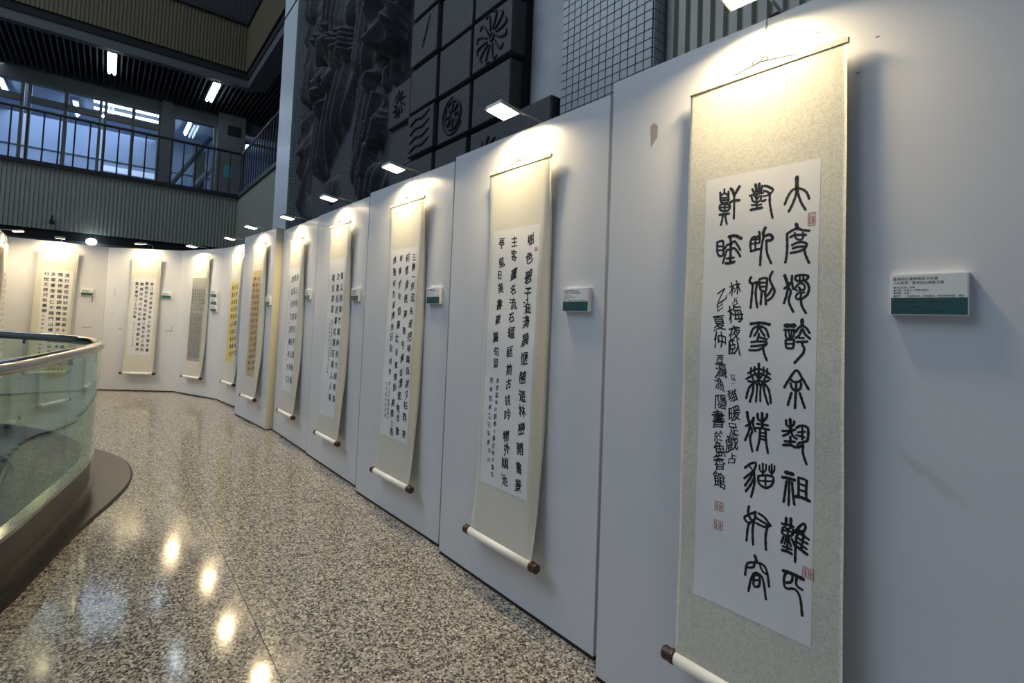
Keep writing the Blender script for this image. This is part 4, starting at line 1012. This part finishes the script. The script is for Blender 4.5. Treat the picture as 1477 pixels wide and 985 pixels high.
    if k == 8:
        V, F = [], []; n_ = 0
        for r_ in range(7):
            for c_ in range(6): put_glyph(V, F, FILL8[n_ % len(FILL8)], .80-c_*.065, 1.72-r_*.052, .040, lambda a_, b_: yf(a_, b_, .0008), .2, 1); n_ += 1
        for r_ in range(26):
            for c_ in range(10): put_glyph(V, F, FILL8[n_ % len(FILL8)], .805-c_*.036, 1.34-r_*.028, .022, lambda a_, b_: yf(a_, b_, .0008), .1, 1); n_ += 1
        emit('inscription', V, F)
    if k == 11:
        V, F = [], []; n_ = 0
        for c_ in range(4):
            for r_ in range(14): put_glyph(V, F, FILL11[n_ % len(FILL11)], .80-c_*.085, 1.80-r_*.083, .06, lambda a_, b_: yf(a_, b_, .0008), .4, .9); n_ += 1
        emit('inscription', V, F)
    for kk, u, z, ty in SEALS:
        if kk != k: continue
        V, F = [], []
        def q4(a0, a1, b0, b1):
            i_ = len(V)
            for x_, z_ in ((a0, b0), (a1, b0), (a1, b1), (a0, b1)): V.append((x_, yf(x_, z_, .0008), z_))
            F.append((i_, i_+1, i_+2, i_+3))
        W2, H2 = {'r': (.010, .019), 's': (.0145, .0145), 'm': (.010, .010)}[ty]; lw = .0016
        q4(u-W2, u-W2+lw, z-H2, z+H2); q4(u+W2-lw, u+W2, z-H2, z+H2); q4(u-W2+lw, u+W2-lw, z-H2, z-H2+lw); q4(u-W2+lw, u+W2-lw, z+H2-lw, z+H2)
        nr = 5 if ty != 'm' else 3
        rnd = random.Random(int(z*1000))
        for r_ in range(nr):
            zz = z-H2+(r_+1)*2*H2/(nr+1)
            for c_ in (-1, 1): x0 = u+(-W2*.8 if c_ < 0 else .0008); q4(x0, x0+W2*(.5+.28*rnd.random()), zz-lw*.55, zz+lw*.55)
        for c_ in (-.45, .1, .5): q4(u+W2*c_-lw/2, u+W2*c_+lw/2, z-H2*.7, z+H2*(.2+.5*rnd.random()))
        emit('seal_stamp', V, F, 'redink')
    # ---- plaques
    pls = {1: [(.948, 1.452)], 2: [(.975, 1.455)], 3: [(.972, 1.496)], 4: [(.966, 1.527)], 5: [(.960, 1.551)], 6: [(1.02, 1.49)], 8: [(.93, 1.62), (.94, 1.50), (.945, 1.385)], 9: [(.915, 1.58)], 10: [(.885, 1.57)]}.get(k, [])
    for pi, (pu, pz) in enumerate(pls):
        lab = {1: 'white and green label plaque with lines of print, nearest the viewer', 2: 'white and green label plaque beside the second scroll from the right', 3: 'white and green label plaque beside the third scroll from the right', 4: 'small label plaque beside the fourth scroll from the right',
               5: 'small label plaque right of the dense character scroll', 6: 'small label plaque beside the cream end post', 9: 'label plaque right of the regular script scroll at the far bend', 10: 'label plaque on the board behind the glass balustrade'}.get(k) or ['top', 'middle', 'bottom'][pi]+' one of three label plaques stacked on the angled board'
        po = Vector((L[0], L[1], 0))+dvec*pu
        wd, ht = .153, .104
        pq = thing('label_plaque', lab, 'label', (po.x, po.y, pz), a, 'label plaques beside the scrolls')
        obj('backing', box(0, wd, -.022, 0, 0, ht), 'foam', pq)
        obj('white_field', box(.002, wd-.002, -.0228, -.022, ht*.42, ht-.002), 'plaque_white', pq)
        obj('green_field', box(.002, wd-.002, -.0228, -.022, .002, ht*.42), 'plaque_green', pq)
        V, F = [], []
        if k <= 3:
            zr = [ht-.012, ht-.022, ht-.034, ht-.041, ht-.048, ht-.056, ht-.070, ht-.084, ht-.093]; szs = [.0078, .0074, .0052, .0052, .0052, .0052, .0048, .0048, .0048]
            for line, zz, sz in zip(PLQ, zr, szs):
                for q, ch in enumerate(line):
                    x_ = .010+q*sz*1.06
                    if x_ > wd-.008: break
                    put_glyph(V, F, ch, x_, zz, sz*.95, lambda a_, b_: -.0232, 0, 1)
            pyobj('print', V, F, 'grey_print', pq)
        elif k <= 10:
            bm = bmesh.new()
            for q in range(5): add_box(bm, .012, .012+.10-.012*(q % 3), -.0232, -.0228, ht-.016-q*.009, ht-.013-q*.009)
            obj('print', bm, 'grey_print', pq)
    # ---- lamp
    zl = {1: 2.43, 2: 2.45, 3: 2.43, 4: 2.44, 5: 2.44, 6: 2.46, 7: 2.47, 8: 2.42, 9: 2.46, 10: 2.45}.get(k, 2.44); sl = {8: .19, 9: .2}.get(k, .150)
    lp_o = Vector((L[0], L[1], 0))+dvec*(us-.012)
    lp = thing('clip_on_lamp', {1: 'lit clip-on lamp cut off at the top picture edge', 2: 'lit clip-on lamp in front of the carved stone ledge', 3: 'lit clip-on lamp over the third scroll from the right', 4: 'lit clip-on lamp over the fourth scroll from the right',
        5: 'lit clip-on lamp below the foot of the mosaic column', 6: 'lit clip-on lamp over the tan paper scroll', 7: 'lit clip-on lamp over the yellow paper scroll', 8: 'lit clip-on lamp over the grey rubbing scroll', 9: 'clip-on lamp seen end on above the far bend scroll',
        10: 'clip-on lamp above the board behind the balustrade', 11: 'lit clip-on lamp cut off at the left picture edge'}[k], 'lamp', (lp_o.x, lp_o.y, H), a, 'clip-on lamps over the scrolls')
    hz = zl-H
    hd = []
    hd.append(obj('head', box(-.062, .062, -.062, .062, .004, .020, bev=.004), 'lampbody', lp))
    hd.append(obj('rim', box(-.064, .064, -.064, .064, -.002, .005), 'lampbody', lp))
    hd.append(obj('lens', box(-.056, .056, -.056, .056, -.006, -.002), 'lens', lp))
    obj('arm', tube([(.035, -sl+.06, hz+.012), (.035, -.01, max(hz, .02)+.012), (.035, th+.015, max(hz, .02)+.004), (.035, th+.02, -.10)], .0055, 8), 'lampbody', lp, True)
    obj('clamp', box(.02, .05, -.006, th+.03, .001, .008, bev=.002), 'black', lp)
    for i_, (sp_, en_) in enumerate(LOBES):       # the lobes of one lamp's beam
        ld = bpy.data.lights.new('lamp_light', 'AREA'); ld.shape = 'RECTANGLE'; ld.size = .10; ld.size_y = .10; ld.energy = en_*(.75 if k in (9, 10) else 1.25 if k >= 5 else 1); ld.color = LAMP_COL; ld.spread = math.radians(sp_)
        lo_ = bpy.data.objects.new('lamp_light', ld); C.objects.link(lo_); lo_.parent = lp; hd.append(lo_)
    for o_ in hd:
        o_.location = (0, -sl, hz) if o_.type == 'MESH' else (0, -sl, hz-.010); o_.rotation_euler = (math.radians(12 if k in (9, 10) else -8), 0, 0)
